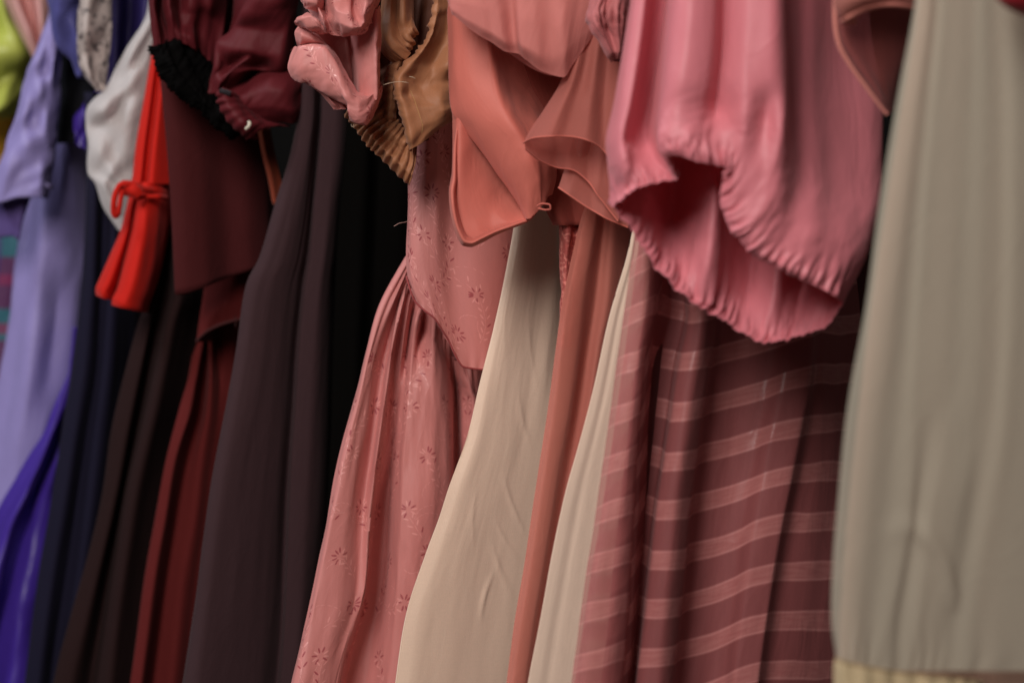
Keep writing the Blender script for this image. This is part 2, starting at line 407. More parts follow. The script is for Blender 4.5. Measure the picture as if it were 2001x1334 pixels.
#################################################################### lilac dress
b = 2.20
lil = fabric('lilac_satin', (150, 140, 198), rough=.5, sheen=.3, spec=.4, bump=.15, tl=.05)
t = thing('lilac_dress', (60, 1620, b), 'long lilac satin dress with a wide cuffed sleeve on the left', 'dress')
ys = [225, 440, 511, 612, 737, 870, 1024, 1334, 1620]
sk = grid([F(ys, [45, 42, 34, 22, 0, -20, -45, -90, -130], 1.5),
           F(ys, [60, 62, 56, 46, 30, 10, -15, -60, -100], [0, 1, .3, 0, 0, 0, 0, 0, 0]),
           F(ys, [86, 86, 82, 72, 58, 40, 15, -30, -70], [-.5, -1.5, -1.5, -1.2, -1.5, -1.2, -1, -1, -1]),
           F(ys, [112, 118, 118, 108, 92, 75, 50, 10, -30], [0, -1, -.8, .6, 0, -1, 0, 0, 0]),
           F(ys, [130, 146, 146, 136, 122, 100, 80, 40, 0], [0, .4, .6, .8, .8, .8, 1, 1, 1]),
           F(ys, [152, 168, 172, 162, 148, 130, 110, 70, 30], 2.5),
           F(ys, [170, 190, 195, 185, 172, 160, 140, 100, 60], 6)], b, 10, 8, back=4, disp=add(wrk(.003, 14, 5, 8), diag(.0016, 28, .5, 2)))
ysu = [-160, 0, 100, 200, 260, 330]
up = grid([F(ysu, [110, 105, 95, 70, 50, 35], 1.5), F(ysu, [125, 122, 115, 105, 90, 80], 0), F(ysu, [140, 140, 140, 135, 130, 115], 1), F(ysu, [180, 180, 172, 165, 162, 152], 3)], b+.03, 8, 8, back=3)
cloth('skirt', sk, lil, t)
b2 = 2.12
sl = grid([[(102, -140, 1), (100, 0, 1), (86, 67, 1), (66, 111, 1), (48, 165, 1), (33, 219, 1), (15, 272, 1), (-2, 324, 1), (-25, 400, 1)],
           [(108, -140, -.4), (105, 10, -.3), (93, 72, -.4), (76, 118, -.8), (60, 170, -.3), (48, 222, -.9), (32, 275, -.3), (18, 330, -.8), (2, 396, -.2)],
           [(112, -140, -.8), (108, 20, -.7), (100, 80, -.5), (88, 130, -.2), (78, 180, -1.1), (66, 230, -.1), (54, 285, -1.0), (44, 335, -.4), (36, 386, -.4)],
           [(116, -140, -.6), (112, 30, -.5), (108, 90, -.3), (102, 140, -.7), (95, 190, -.3), (88, 240, -.6), (82, 292, -.2), (78, 340, -.6), (74, 385, -.2)],
           [(125, -140, .6), (118, 30, .6), (113, 92, .6), (109, 145, .6), (105, 200, .6), (100, 250, .6), (96, 298, .6), (93, 340, .6), (88, 388, .6)]],
          b2, 12, 12, back=2.2, disp=add(diag(.0022, 34, 1.0, 5), wrk(.0012, 40, 20, 2)))
cloth('sleeve', sl, lil, t)
tubes('button', [(ab(b2, [(91, 361, -.2), (95, 364, -.6), (99, 367, -.2)]), .0024)], fabric('lilac_button', (86, 76, 110), rough=.4), t, n=8)
dk = fabric('lilac_lining', (88, 72, 130), rough=.7)
cloth('sleeve_lining', grid([[(-60, 385, 3), (-60, 430, 3), (-40, 470, 3)], [(-10, 384, 2.5), (5, 420, 2.5), (22, 462, 2.5)], [(30, 378, 2), (40, 400, 2), (36, 470, 2)], [(66, 375, 2), (58, 392, 2.5), (42, 440, 3)]], b2, 8, 8), dk, t)
# violet satin
b = 2.15
m = fabric('violet_satin', (68, 44, 150), rough=.36, sheen=.1, spec=.6, bump=.1)
t = thing('violet_dress', (60, 1620, b), 'deep violet satin dress between the lilac dress and the navy dress', 'dress')
ys = [640, 730, 800, 900, 1024, 1180, 1334, 1620]
cloth('skirt', grid([F(ys, [146, 133, 105, 60, 0, -40, -80, -140], 1), F(ys, [150, 140, 118, 80, 24, -20, -50, -100], [-1.2]*8), F(ys, [154, 146, 128, 98, 56, 10, -20, -60], [2]*8),
                     F(ys, [158, 150, 138, 110, 76, 45, 20, -10], [.6, .6, .6, .3, 1, .2, -.6, 0]), F(ys, [164, 158, 150, 130, 110, 80, 58, 30], [1.5, 1.5, 1.5, 2, 2, 1.5, .5, 1]), F(ys, [185, 180, 175, 165, 145, 120, 90, 70], 5)], b, 12, 12, back=3,
                    disp=add(diag(.005, 20, .5, 6), wrk(.002, 40, 20, 3))), m, t)
cloth('sash', grid([[(214, 90, 0), (208, 130, 0), (200, 160, 0), (150, 235, 0), (148, 262, 0), (150, 284, 0)], [(222, 90, -.6), (218, 130, -.5), (208, 165, -.4), (160, 240, -.4), (158, 265, 0), (158, 288, 0)], [(240, 90, 0), (234, 130, .4), (225, 165, .4), (172, 245, .4), (170, 270, 0), (168, 292, 0)]], 2.14, 12, 12, back=1, disp=diag(.005, 60, .4, 2)), m, t)
# navy blue satin blouse with a silvery print panel
b = 2.10
m = fabric('slate_blue_satin', (84, 84, 146), rough=.36, sheen=.1, spec=.6, bump=.1)
t = thing('slate_blue_blouse', (150, 300, b), 'shiny slate-blue satin blouse beside the pointed silver scarf, left of the sheer white sleeve', 'blouse')
cloth('shoulder', grid([[(88, -140, 0), (96, -20, 0), (100, 25, 0), (114, 85, 0), (140, 125, 1), (155, 150, 1)], [(112, -140, -2), (116, -20, -2.6), (118, 20, -2), (132, 75, -.5), (150, 115, 0), (160, 145, 1)],
                        [(135, -140, -1.5), (136, -20, -2), (138, 15, -1.5), (148, 65, -1.5), (160, 110, -1), (168, 140, 1)], [(175, -140, 1), (172, -20, 1), (170, 10, 1), (170, 60, 1), (172, 100, 1), (176, 130, 1)]], b, 12, 12, back=3, disp=diag(.003, 30, .8, 4)), m, t)
m = fabric('indigo_satin', (58, 48, 112), rough=.45, sheen=.1, spec=.4, bump=.1)
cloth('body', grid([F([-140, 0, 80, 140, 190, 240], [200, 205, 203, 200, 196, 190], 1), F([-140, 0, 80, 140, 190, 240], [225, 228, 226, 222, 214, 205], -1), F([-140, 0, 80, 140, 190, 240], [258, 255, 250, 244, 235, 222], .6), F([-140, 0, 80, 140, 190, 240], [290, 285, 275, 265, 250, 240], -.6), F([-140, 0, 80, 140, 190, 240], [320, 315, 305, 295, 280, 260], 2)], b+.03, 10, 8, back=3, disp=diag(.002, 30, .4, 7)), m, t)
m = fabric('silver_print', (176, 164, 158), rough=.4, sheen=.1, spec=.5, blot=(120, (70, 62, 64), .52, .62))
t = tag(cloth('silver_scarf', grid([F([-140, 0, 60, 110, 150, 178], [155, 156, 151, 152, 166, 190], 0), F([-140, 0, 60, 110, 150, 178], [172, 172, 168, 168, 176, 191], [-1.4, -1.2, -1.6, -.6, -1, -.3]), F([-140, 0, 60, 110, 150, 178], [190, 190, 188, 186, 186, 192], [0, .2, -.6, .4, 0, 0]), F([-140, 0, 60, 110, 150, 178], [212, 210, 209, 206, 200, 195], .8)], 2.04, 12, 12, back=1, disp=diag(.002, 50, .9, 1)), m),
        'pointed silver-grey scarf with dark speckled print hanging over the slate-blue blouse', 'scarf')
m = fabric('charcoal_shade', (22, 22, 26), rough=.95, sheen=.05, spec=.1)  # added dark sheet, shadow beside the lilac sleeve put into its colour
tag(cloth('shadow_sheet', grid([F([40, 100, 150, 200, 240, 280], [104, 108, 108, 104, 100, 98], 1), F([40, 100, 150, 200, 240, 280], [130, 132, 128, 126, 122, 118], -1), F([40, 100, 150, 200, 240, 280], [160, 165, 160, 150, 146, 140], 0), F([40, 100, 150, 200, 240, 280], [180, 200, 205, 195, 185, 170], -1), F([40, 100, 150, 200, 240, 280], [220, 230, 235, 230, 220, 210], 2)], 2.17, 10, 10, back=3, disp=diag(.003, 30, .5, 3)), m),
    'charcoal black sheet added for the shadow right of the lilac sleeve', 'jacket')
# navy dress
b = 2.09
m = fabric('navy_crepe', (28, 26, 44), rough=.85, sheen=.05, spec=.1, slub=(30, 900))
t = thing('navy_dress', (200, 1620, b), 'long plain dark navy dress between the violet satin and the dark brown dress', 'dress')
ys = [180, 330, 500, 700, 850, 1000, 1140, 1334, 1620]
cloth('skirt', grid([F(ys, [165, 168, 164, 145, 122, 98, 75, 50, 20], 1), F(ys, [182, 185, 182, 168, 145, 122, 100, 75, 50], -.6), F(ys, [200, 205, 200, 190, 168, 148, 128, 102, 80], .8), F(ys, [215, 225, 222, 212, 192, 174, 155, 130, 110], -.2), F(ys, [235, 245, 245, 236, 220, 202, 185, 160, 140], 1.4),
                    F(ys, [260, 275, 275, 266, 250, 236, 220, 200, 180], 4), F(ys, [300]*9, 9)], b, 10, 8, back=4, disp=add(wrk(.002, 18, 4, 8), wrk(.0005, 160, 3, 2))), m, t)

# sheer white sleeve
b = 2.03
m = fabric('white_organza', (232, 228, 226), rough=.6, sheen=.4, bump=.3, alpha=.72, tl=.25, vary=.12, slub=(300, 300), blot=(260, (245, 245, 245), .62, .70))
t = thing('sheer_white_blouse', (230, 500, b), 'sheer white organza blouse sleeve billowing to the left of the red garment', 'blouse')
ys = [-60, 27, 101, 162, 212, 250, 297, 337, 364, 405, 450]
cols = [F(ys, [300, 289, 243, 214, 174, 169, 173, 169, 186, 203, 232], 1), F(ys, [304, 298, 260, 236, 206, 196, 198, 196, 206, 219, 238], [-1, -1, -1.6, -.4, -2.0, .2, -1, -.2, -1.5, -.5, 0]),
        F(ys, [308, 305, 275, 255, 232, 222, 220, 218, 222, 232, 242], [0, 0, 0, -1.4, .4, -.6, -.2, -1.4, 0, -.8, 0]), F(ys, [312, 312, 290, 274, 258, 248, 244, 240, 242, 246, 248], [-.6, -.6, -1, -.2, -1.2, -1, -.8, .2, -1, 0, 0]),
        F(ys, [325, 322, 315, 300, 290, 285, 280, 275, 272, 270, 262], 1.5)]
cloth('sleeve', grid(cols, b, 12, 10, back=4, rl=.8, disp=add(diag(.0018, 34, .7, 9), wrk(.0008, 60, 30, 1))), m, t, solid=0)
cols2 = [[(x+9, y, d+1.2) for x, y, d in c] for c in cols]
cloth('sleeve_lining', grid(cols2, b, 8, 8, disp=diag(.004, 40, 1.2, 4)), fabric('white_lining', (225, 220, 220), rough=.8, alpha=.75, tl=.2), t, solid=0)

# red garment
b = 1.98
m = fabric('scarlet_crepe', (204, 28, 13), rough=.8, sheen=.25, bump=.2, tl=.08)
t = thing('scarlet_blouse', (250, 620, b), 'bright scarlet red blouse sleeve with a tied bow above its flared cuff', 'blouse')
ys = [40, 101, 202, 287, 345, 360]
up = grid([F(ys, [308, 297, 281, 267, 261, 258], .8), F(ys, [316, 306, 293, 281, 275, 272], -.5), F(ys, [320, 313, 301, 290, 284, 281], .25), F(ys, [330, 325, 313, 303, 298, 296], -.6), F(ys, [340, 335, 330, 327, 326, 326], .5), F(ys, [360]*6, 3)], b, 10, 8, back=3, disp=wrk(.0012, 30, 6, 4))
ys = [355, 375, 400, 440, 500, 550, 575, 590]
lo = grid([[(262, 356, .8), (255, 380, .8), (248, 410, .8), (238, 450, .8), (215, 505, .8), (197, 545, .8), (189, 565, .8), (190, 577, .8)],
           [(270, 356, -.2), (264, 380, -.2), (256, 410, -.3), (248, 450, -.6), (230, 505, -.8), (214, 550, -1), (204, 572, -1), (204, 583, -.8)],
           [(272, 356, .5), (268, 380, .8), (263, 410, 1), (256, 450, 1.2), (244, 505, 1.4), (232, 555, 1.4), (224, 580, 1.4), (222, 588, 1.4)],
           [(276, 356, 0), (272, 380, -.1), (268, 410, -.2), (262, 450, -.3), (247, 510, -.4), (232, 565, -.4), (222, 585, -.4), (221, 595, -.4)],
           [(286, 357, -.6), (286, 380, -.9), (284, 410, -1.2), (280, 450, -1.6), (268, 515, -2), (254, 570, -2.2), (245, 592, -2.2), (245, 601, -2)],
           [(300, 358, -.3), (303, 380, -.3), (302, 410, -.5), (300, 450, -.6), (290, 515, -.8), (280, 570, -1), (272, 597, -1), (270, 607, -.8)],
           [(320, 360, 1), (325, 380, 1), (322, 410, 1), (318, 450, 1), (308, 515, .8), (296, 560, .8), (284, 590, .8), (281, 610, .8)],
           [(330, 362, 3), (335, 380, 3), (335, 410, 3), (330, 450, 3), (318, 515, 3), (306, 560, 3), (294, 590, 3), (290, 608, 3)]], b, 10, 10, disp=wrk(.001, 40, 8, 5))
cloth('sleeve', [up], m, t)
cf = cloth('cuff', [lo], m, t, solid=.0015)
tubes('bow', [(ab(b, [(300, 372, -1), (280, 370, -2), (262, 360, -2.5), (243, 358, -2.6), (236, 366, -2.6), (243, 376, -2.4), (262, 380, -2.3)]), .0026),
              (ab(b, [(262, 362, -2.6), (240, 360, -3), (229, 372, -3), (223, 392, -3), (222, 410, -2.8), (226, 422, -2.6), (233, 414, -2.5)]), .0026),
              (ab(b, [(240, 372, -2.8), (236, 388, -3), (234, 402, -3), (231, 418, -2.8)]), .0022),
              (ab(b, [(250, 366, -2.4), (262, 372, -2.6), (272, 380, -2.4)]), .0056),
              (ab(b, [(262, 388, -1.4), (285, 384, -1.6), (306, 384, -1.5), (326, 388, 0)]), .0022)], m, t, n=10, sub=8)

# dark brown dress
b = 1.98
m = fabric('dark_brown_wool', (42, 27, 27), rough=.95, sheen=.04, spec=.08)
t = thing('dark_brown_dress', (200, 1620, b), 'long very dark brown dress with two straight folds below the scarlet cuff', 'dress')
ys = [430, 500, 569, 636, 771, 850, 959, 1086, 1213, 1334, 1620]
cloth('skirt', grid([F(ys, [322, 310, 293, 270, 236, 219, 203, 174, 138, 105, 50], 2), F(ys, [330, 322, 308, 292, 262, 246, 226, 198, 168, 140, 90], .6), F(ys, [334, 330, 322, 304, 278, 262, 240, 216, 196, 176, 140], 2.6),
                     F(ys, [336, 336, 334, 318, 290, 272, 246, 226, 208, 192, 155], 1.2), F(ys, [345, 350, 350, 334, 308, 290, 266, 246, 228, 214, 185], 0), F(ys, [365, 370, 372, 355, 330, 312, 290, 272, 256, 244, 220], 1.8), F(ys, [420]*5+[400, 390, 380, 370, 360, 350], 9)], b+.02, 10, 6, back=4, disp=wrk(.002, 18, 3, 5)), m, t)

#################################################################### maroon garments
# flared maroon panel (jacket front)
b = 1.90
mar = fabric('maroon_wool', (72, 28, 29), rough=.9, sheen=.06, spec=.1)
t = thing('maroon_jacket', (400, 600, b), 'dark maroon flared jacket panel with a slanting hem above the gathered maroon skirt', 'jacket')
ys = [-60, 60, 155, 270, 371, 467, 574]
c = [[(300, -60, 1), (306, 60, 1), (314, 155, 1), (326, 270, 1), (334, 371, 1), (339, 467, 1), (344, 576, 1)],
     [(315, -60, -.3), (322, 60, -.3), (332, 155, -.3), (346, 270, -.3), (354, 371, -.3), (358, 467, -.3), (362, 573, -.3)],
     [(345, -60, -.4), (355, 60, -.4), (368, 155, -.5), (384, 270, -.6), (394, 371, -.7), (398, 467, -.8), (402, 560, -.9)],
     [(380, -60, .2), (395, 60, .4), (415, 155, .6), (432, 270, .8), (442, 371, 1), (446, 467, 1), (448, 541, 1)],
     [(420, -60, -.4), (440, 60, -.2), (460, 155, 0), (478, 270, .3), (486, 371, .6), (488, 467, .6), (492, 527, .6)],
     [(460, -60, 3), (480, 60, 3), (500, 155, 3), (515, 270, 3), (522, 371, 3), (524, 440, 3), (530, 512, 3)]]
cloth('front_panel', grid(c, b, 12, 8, rec=.9, rl=.5, disp=wrk(.0010, 16, 4, 4), back=2.2), mar, t)
# maroon gathered dress
b = 1.965
mar2 = fabric('oxblood_crepe', (94, 31, 30), rough=.85, sheen=.08, spec=.12)
t = thing('oxblood_dress', (380, 1620, b), 'oxblood red dress with a gathered waist seam, squeezed left of the plum-brown dress', 'dress')
cloth('bodice', grid([[(410, 440, 1), (398, 565, 1), (390, 619, 1), (384, 668, 1)], [(435, 440, -.2), (422, 560, -.2), (412, 610, -.2), (405, 648, 0)], [(460, 440, -.4), (450, 550, -.4), (440, 595, -.4), (432, 635, 0)], [(505, 440, .6), (495, 550, .6), (485, 590, .6), (475, 624, .6)], [(545, 440, 3), (535, 550, 3), (530, 590, 3), (520, 622, 3)]], b, 10, 10, back=4, disp=wrk(.001)), mar2, t)
def ob(top, xs, d): ys_ = [top, 700, 745, 800, 897, 1013, 1140, 1334, 1620]; return list(zip(xs, ys_, d))
cloth('skirt', grid([ob(666, [384, 374, 366, 350, 324, 302, 280, 254, 210], [.6]*9), ob(654, [395, 388, 382, 372, 342, 322, 300, 275, 235], [-.6, -1, -1, -1, -1, -1, -1, -1, -1]),
                     ob(648, [403, 402, 398, 392, 368, 345, 325, 300, 260], [.8, 1.6, 2.2, 2.4, 2, 2, 2, 2, 2]), ob(644, [412, 412, 412, 408, 392, 378, 355, 335, 300], [-.2, -.6, -.8, -.6, -.4, -.4, -.4, -.4, -.4]),
                     ob(638, [422, 425, 428, 424, 412, 400, 380, 360, 330], [1, 1.2, .6, .4, .4, .4, .4, .4, .4]), ob(632, [438, 440, 440, 438, 430, 420, 400, 385, 350], [-.4, 0, .4, .6, .8, .8, .8, .8, .8]),
                     ob(626, [465, 465, 462, 460, 455, 445, 430, 415, 380], [0, .6, 1, 1, 1, 1, 1, 1, 1]), ob(622, [510, 510, 505, 500, 495, 490, 480, 460, 430], [4]*9)], b, 12, 8, rec=1, rl=.65, back=3,
                    disp=add(wrk(.0010, 25, 5, 2), gather(0, [(.012, .0014, .03), (.03, .002, .06)], 3))), mar2, t)
hem('waist_seam', [W(pch(np.array(ab(b, [(384, 667, -.3), (395, 655, -.9), (405, 647, -.9), (432, 634, -1), (470, 624, -.6), (510, 620, 1)])), 8))], fabric('oxblood_seam', (60, 20, 20)), t, .0012)
hem('side_seam', [W(pch(np.array(ab(b, [(452, 540, .2), (456, 590, .2), (462, 640, .2)])), 8))], MATS['oxblood_seam'], t, .0006)
t['label'] = 'oxblood red dress with a gathered waist seam, squeezed left of the long plum-brown dress'
# terracotta strip seen in the gap
tag(cloth('terracotta_belt', grid([[(503, 250, 0), (512, 300, 0), (524, 350, 0), (533, 400, 0)], [(510, 250, -.3), (519, 300, -.3), (531, 350, -.3), (538, 400, -.3)], [(518, 250, 0), (527, 300, 0), (538, 350, 0), (544, 400, 0)]], 1.93, 5, 6, back=.5), fabric('terracotta_cotton', (140, 62, 40))),
    'thin terracotta belt end hanging in the dark gap under the burgundy cuff', 'belt')

# burgundy puffed sleeves
b = 1.86
bur = fabric('burgundy_taffeta', (92, 27, 33), rough=.6, sheen=.05, spec=.2, bump=.2, tl=.04)
t = thing('burgundy_dress', (430, 300, b), 'burgundy taffeta dress with two crumpled puff sleeves and a frayed black cuff at the top', 'dress')
A = grid([[(292, -130, .8), (290, 0, .8), (292, 40, .8), (296, 75, .8), (301, 100, .8), (306, 112, .8)],
          [(300, -130, -.8), (300, 0, -.8), (304, 35, -.8), (309, 65, -.6), (311, 90, -.4), (314, 108, -.2)],
          [(315, -130, 1), (312, 0, 1.2), (314, 35, 1.2), (320, 60, .9), (322, 82, .4), (326, 98, .2)],
          [(330, -130, -.6), (330, 0, -1.2), (334, 25, -1.3), (338, 50, -1), (340, 72, -.6), (345, 88, -.3)],
          [(350, -130, 1), (352, 0, 1.0), (352, 30, .6), (352, 50, .2), (354, 68, -.6), (358, 86, -.5)],
          [(370, -130, .2), (372, 0, 0), (370, 30, .4), (368, 50, .4), (368, 72, -.7), (372, 92, -.3)],
          [(395, -130, 1), (396, 0, .3), (392, 30, .8), (386, 60, 1), (386, 85, .6), (388, 110, .4)],
          [(420, -130, .6), (415, 0, .4), (410, 40, 1.5), (404, 80, 1.6), (402, 115, 1.2), (405, 140, .8)],
          [(455, -130, 3), (450, 0, 3), (440, 50, 2.2), (432, 95, 1.8), (428, 130, 1.4), (425, 162, 1)]], b, 10, 12, rec=.6, disp=add(gather(.004, [(.008, .0014, .012), (.02, .002, .035)], 5, end='b'), diag(.002, 30, .3, 3)))
B = grid([[(440, -130, 4), (450, -20, 3.6), (450, 30, 3.4), (440, 70, 3), (425, 110, 2.4), (420, 135, 2), (410, 160, 1.2), (404, 180, .8)],
          [(470, -130, 1.5), (466, -20, .6), (466, 22, .6), (452, 62, 1.5), (428, 88, .5), (425, 130, .2), (418, 155, .6), (415, 182, .5)],
          [(485, -130, -1.5), (480, -20, -1.6), (474, 20, -1.8), (470, 55, -.6), (455, 95, -1), (450, 128, .9), (430, 158, -.6), (424, 184, .3)],
          [(510, -130, -3), (505, -20, -3.3), (500, 20, -2.6), (498, 60, -1.4), (490, 96, -1.6), (485, 112, -1.2), (450, 140, -1.2), (438, 176, .3)],
          [(540, -130, -3), (540, -20, -3.4), (535, 20, -2.8), (530, 65, -1.5), (520, 105, -1.4), (510, 128, .6), (480, 140, -.6), (455, 176, .8)],
          [(565, -130, -2), (565, -20, -2.2), (562, 20, -2), (555, 65, -1.6), (548, 105, -1.8), (540, 138, -.6), (505, 142, 1.6), (470, 178, 2)],
          [(585, -130, 1), (585, -20, .6), (584, 20, .6), (580, 65, .8), (578, 110, .8), (574, 140, .8), (560, 146, 2), (520, 150, 3)]], b-.01, 12, 12, rec=.3, disp=add(diag(.0035, 24, .9, 12), diag(.0012, 70, .4, 13)))
C = grid([[(400, 175, 3), (420, 195, 3), (430, 215, 2.6), (440, 235, 2.4), (450, 252, 2.4)],
          [(425, 160, 1.6), (432, 180, .6), (444, 200, .2), (450, 222, .2), (460, 240, .6)],
          [(470, 160, 1.6), (470, 176, 0), (470, 198, -1), (472, 216, -.6), (474, 232, .5)],
          [(500, 148, 1.6), (502, 164, -.4), (500, 186, -1.4), (490, 208, -1.2), (482, 236, 0)],
          [(530, 140, 1.4), (535, 158, -1), (535, 180, -2), (530, 206, -1.8), (520, 236, -.2)],
          [(570, 138, 1.6), (566, 160, -.6), (568, 186, -1.4), (566, 212, -1.4), (560, 236, .2)],
          [(600, 140, 3), (588, 165, 1), (585, 190, .6), (582, 215, .6), (580, 236, 1)]], b, 12, 12, disp=add(diag(.0035, 26, 1.1, 22), diag(.0012, 80, .5, 3)))
cloth('puff_sleeve', [B, C], bur, t)
cloth('far_puff_sleeve', [A], bur, t); bpy.data.objects['far_puff_sleeve'].name = 'puff_sleeve'
blk = fabric('black_ruffle', (7, 6, 6), rough=.9, sheen=.0, spec=.05)
cloth('cuff', grid([[(302, 90, .5), (303, 105, .4), (306, 120, .2), (315, 138, .2), (330, 158, .2), (352, 182, .3), (378, 206, .5), (402, 226, .6), (430, 248, .8), (458, 262, 1)],
                      [(312, 88, -.5), (318, 100, -.8), (326, 116, -1), (338, 132, -1), (352, 150, -1), (374, 172, -.9), (398, 194, -.7), (420, 212, -.5), (444, 232, -.4), (468, 250, -.2)],
                      [(330, 84, .6), (340, 92, .6), (350, 104, .6), (362, 120, .4), (376, 136, .4), (396, 156, .2), (414, 176, .4), (432, 196, .4), (454, 218, .4), (474, 236, .6)],
                      [(350, 82, 2), (365, 88, 2), (380, 100, 2), (392, 112, 2), (402, 126, 2), (416, 146, 2), (430, 164, 2), (446, 184, 2), (464, 208, 2), (480, 228, 2)]], b-.005, 10, 14, back=1.5,
                     disp=add(edge_u([(.0034, .0010, .006)], 'l', 3), diag(.004, 110, .3, 3), diag(.002, 260, 1.1, 5))), blk, t)
cloth('cuff_band', grid([[(424, 176, 0), (426, 200, 0), (436, 222, 0), (452, 245, 0), (470, 262, .4), (484, 272, 1)], [(436, 172, -.6), (440, 196, -.8), (452, 216, -.9), (466, 234, -.9), (482, 250, -.6), (496, 262, .4)],
                         [(452, 178, 0), (458, 196, -.2), (468, 212, -.4), (482, 228, -.4), (498, 240, -.2), (515, 250, .6)], [(470, 190, 1.5), (478, 200, 1.5), (490, 212, 1.5), (504, 224, 1.5), (520, 236, 1.5), (560, 246, 2)]], b-.02, 10, 12, back=1.5,
                        disp=add(edge_u([(.007, .0012, .02)], 'l', 3), diag(.0015, 90, .3, 5))), bur, t)
tubes('cuff_thread', [(ab(b, [(481, 252, -3.4), (486, 247, -3.6), (488, 242, -3.5), (486, 238, -3.4)]), .0014)], fabric('pale_thread', (206, 200, 180)), t)
tubes('care_label', [(ab(b, [(430, 177, -2.6), (440, 180, -2.7), (450, 184, -2.6)]), .002)], fabric('label_tape', (40, 36, 40)), t)

#################################################################### plum dress and black dress
b = 1.80
m = fabric('plum_brown_crepe', (62, 44, 47), rough=.9, sheen=.12, spec=.12, bump=.35)
t = thing('plum_brown_dress', (520, 1620, b), 'long plum-brown crepe dress hanging straight beside the pink brocade skirt', 'dress')
ys = [-100, 180, 290, 400, 500, 560, 680, 780, 960, 1190, 1334, 1620]
cloth('skirt', grid([F(ys, [592, 588, 574, 540, 510, 482, 464, 446, 410, 380, 358, 310], 1.2), F(ys, [598, 596, 585, 556, 528, 502, 484, 466, 432, 402, 382, 335], -.1), F(ys, [608, 610, 600, 582, 560, 540, 525, 510, 480, 455, 435, 390], -.3),
                     F(ys, [618, 620, 612, 602, 588, 575, 560, 552, 536, 520, 508, 470], .3), F(ys, [622, 626, 620, 610, 600, 590, 578, 572, 560, 552, 540, 510], 1.5), F(ys, [628, 634, 628, 618, 610, 600, 588, 582, 570, 560, 550, 520], .5),
                     F(ys, [645, 655, 650, 640, 630, 622, 612, 606, 596, 584, 572, 545], .1), F(ys, [670, 685, 680, 662, 652, 645, 640, 636, 628, 610, 600, 575], 1.5), F(ys, [720, 740, 720, 690, 680, 670, 670, 665, 660, 650, 640, 620], 7)], b, 10, 8, rec=1, back=4,
                    disp=add(wrk(.0018, 14, 3, 5), wrk(.0006, 70, 6, 5))), m, t)
b = 1.84
m = fabric('black_velvet', (10, 9, 8), rough=.95, sheen=.0, spec=.03)
t = thing('black_dress', (700, 1620, b), 'black dress filling the dark gap between the plum-brown dress and the pink brocade', 'dress')
cloth('skirt', grid([F(YS, [690, 690, 680, 660, 650, 640, 600, 560], 1), F(YS, [715, 715, 712, 700, 690, 680, 650, 610], 0), F(YS, [745, 745, 745, 735, 728, 720, 700, 660], 1), F(YS, [780, 780, 780, 775, 770, 760, 740, 700], -.4), F(YS, [860, 860, 850, 850, 850, 840, 820, 800], 2)], b, 8, 6, rec=1, back=5, disp=wrk(.003, 14, 4, 6)), m, t)

#################################################################### pink brocade dress
b = 1.665
pk = fabric('pink_brocade', (208, 134, 129), rough=.48, sheen=.3, spec=.35, bump=.25, weave=(2500, 900), vary=.07, tl=.03, tlc=(200, 80, 80))
pk1 = fabric('brocade_pale_flower', (228, 156, 150), rough=.32, sheen=.2, spec=.6, bump=0, vary=.02)
pk2 = fabric('brocade_rose_flower', (166, 82, 86), rough=.5, sheen=.1, spec=.3, bump=0, vary=.02)
t = thing('pink_brocade_dress', (780, 1620, b), 'dusty pink brocade dress with woven flower sprays, pointed bodice and gathered skirt', 'dress')
def col(x, y, d): return list(zip(x, y, d if isinstance(d, list) else [d]*len(x)))
bod = grid([col([806, 802, 800, 798, 795, 794, 796], [-60, 200, 300, 400, 470, 510, 542], 1.2),
            col([814, 810, 808, 806, 804, 806, 813], [-60, 200, 300, 400, 470, 530, 590], [.1]*7),
            col([832, 830, 828, 824, 824, 834, 849], [-60, 200, 300, 400, 480, 560, 622], [-.5]*7),
            col([860, 858, 852, 850, 852, 866, 887], [-60, 200, 300, 410, 500, 600, 689], [-.6, -.6, -.5, -.9, -.6, -.3, -.1]),
            col([890, 885, 880, 878, 882, 892, 906], [-60, 200, 300, 420, 520, 620, 716], [.1, .1, .4, .1, .1, 0, 0]),
            col([940, 930, 925, 925, 930, 938, 944], [-60, 200, 300, 420, 520, 630, 722], [-.3, -.3, -.1, 0, -.2, -.2, -.1]),
            col([1000, 990, 985, 985, 985, 985, 985], [-60, 200, 300, 420, 520, 630, 727], .6),
            col([1040, 1040, 1040, 1040, 1040, 1040, 1040], [-60, 200, 300, 420, 520, 630, 727], 3)], b, 18, 22, rec=.8, back=4, disp=add(wrk(.0012, 22, 8, 41), gather(.0, [(.010, .0006, .012)], 2, end='b')))
cloth('bodice', bod, [pk, pk1, pk2], t, solid=0, sprigs=sprigs([bod], 4, .040, .066, 1.15))
def sk_(top, xs, d): return list(zip(xs, [top[1], 600 if top[1] < 570 else top[1]+32, 680 if top[1] < 640 else top[1]+50, 780, 900, 1020, 1150, 1322, 1600], d))
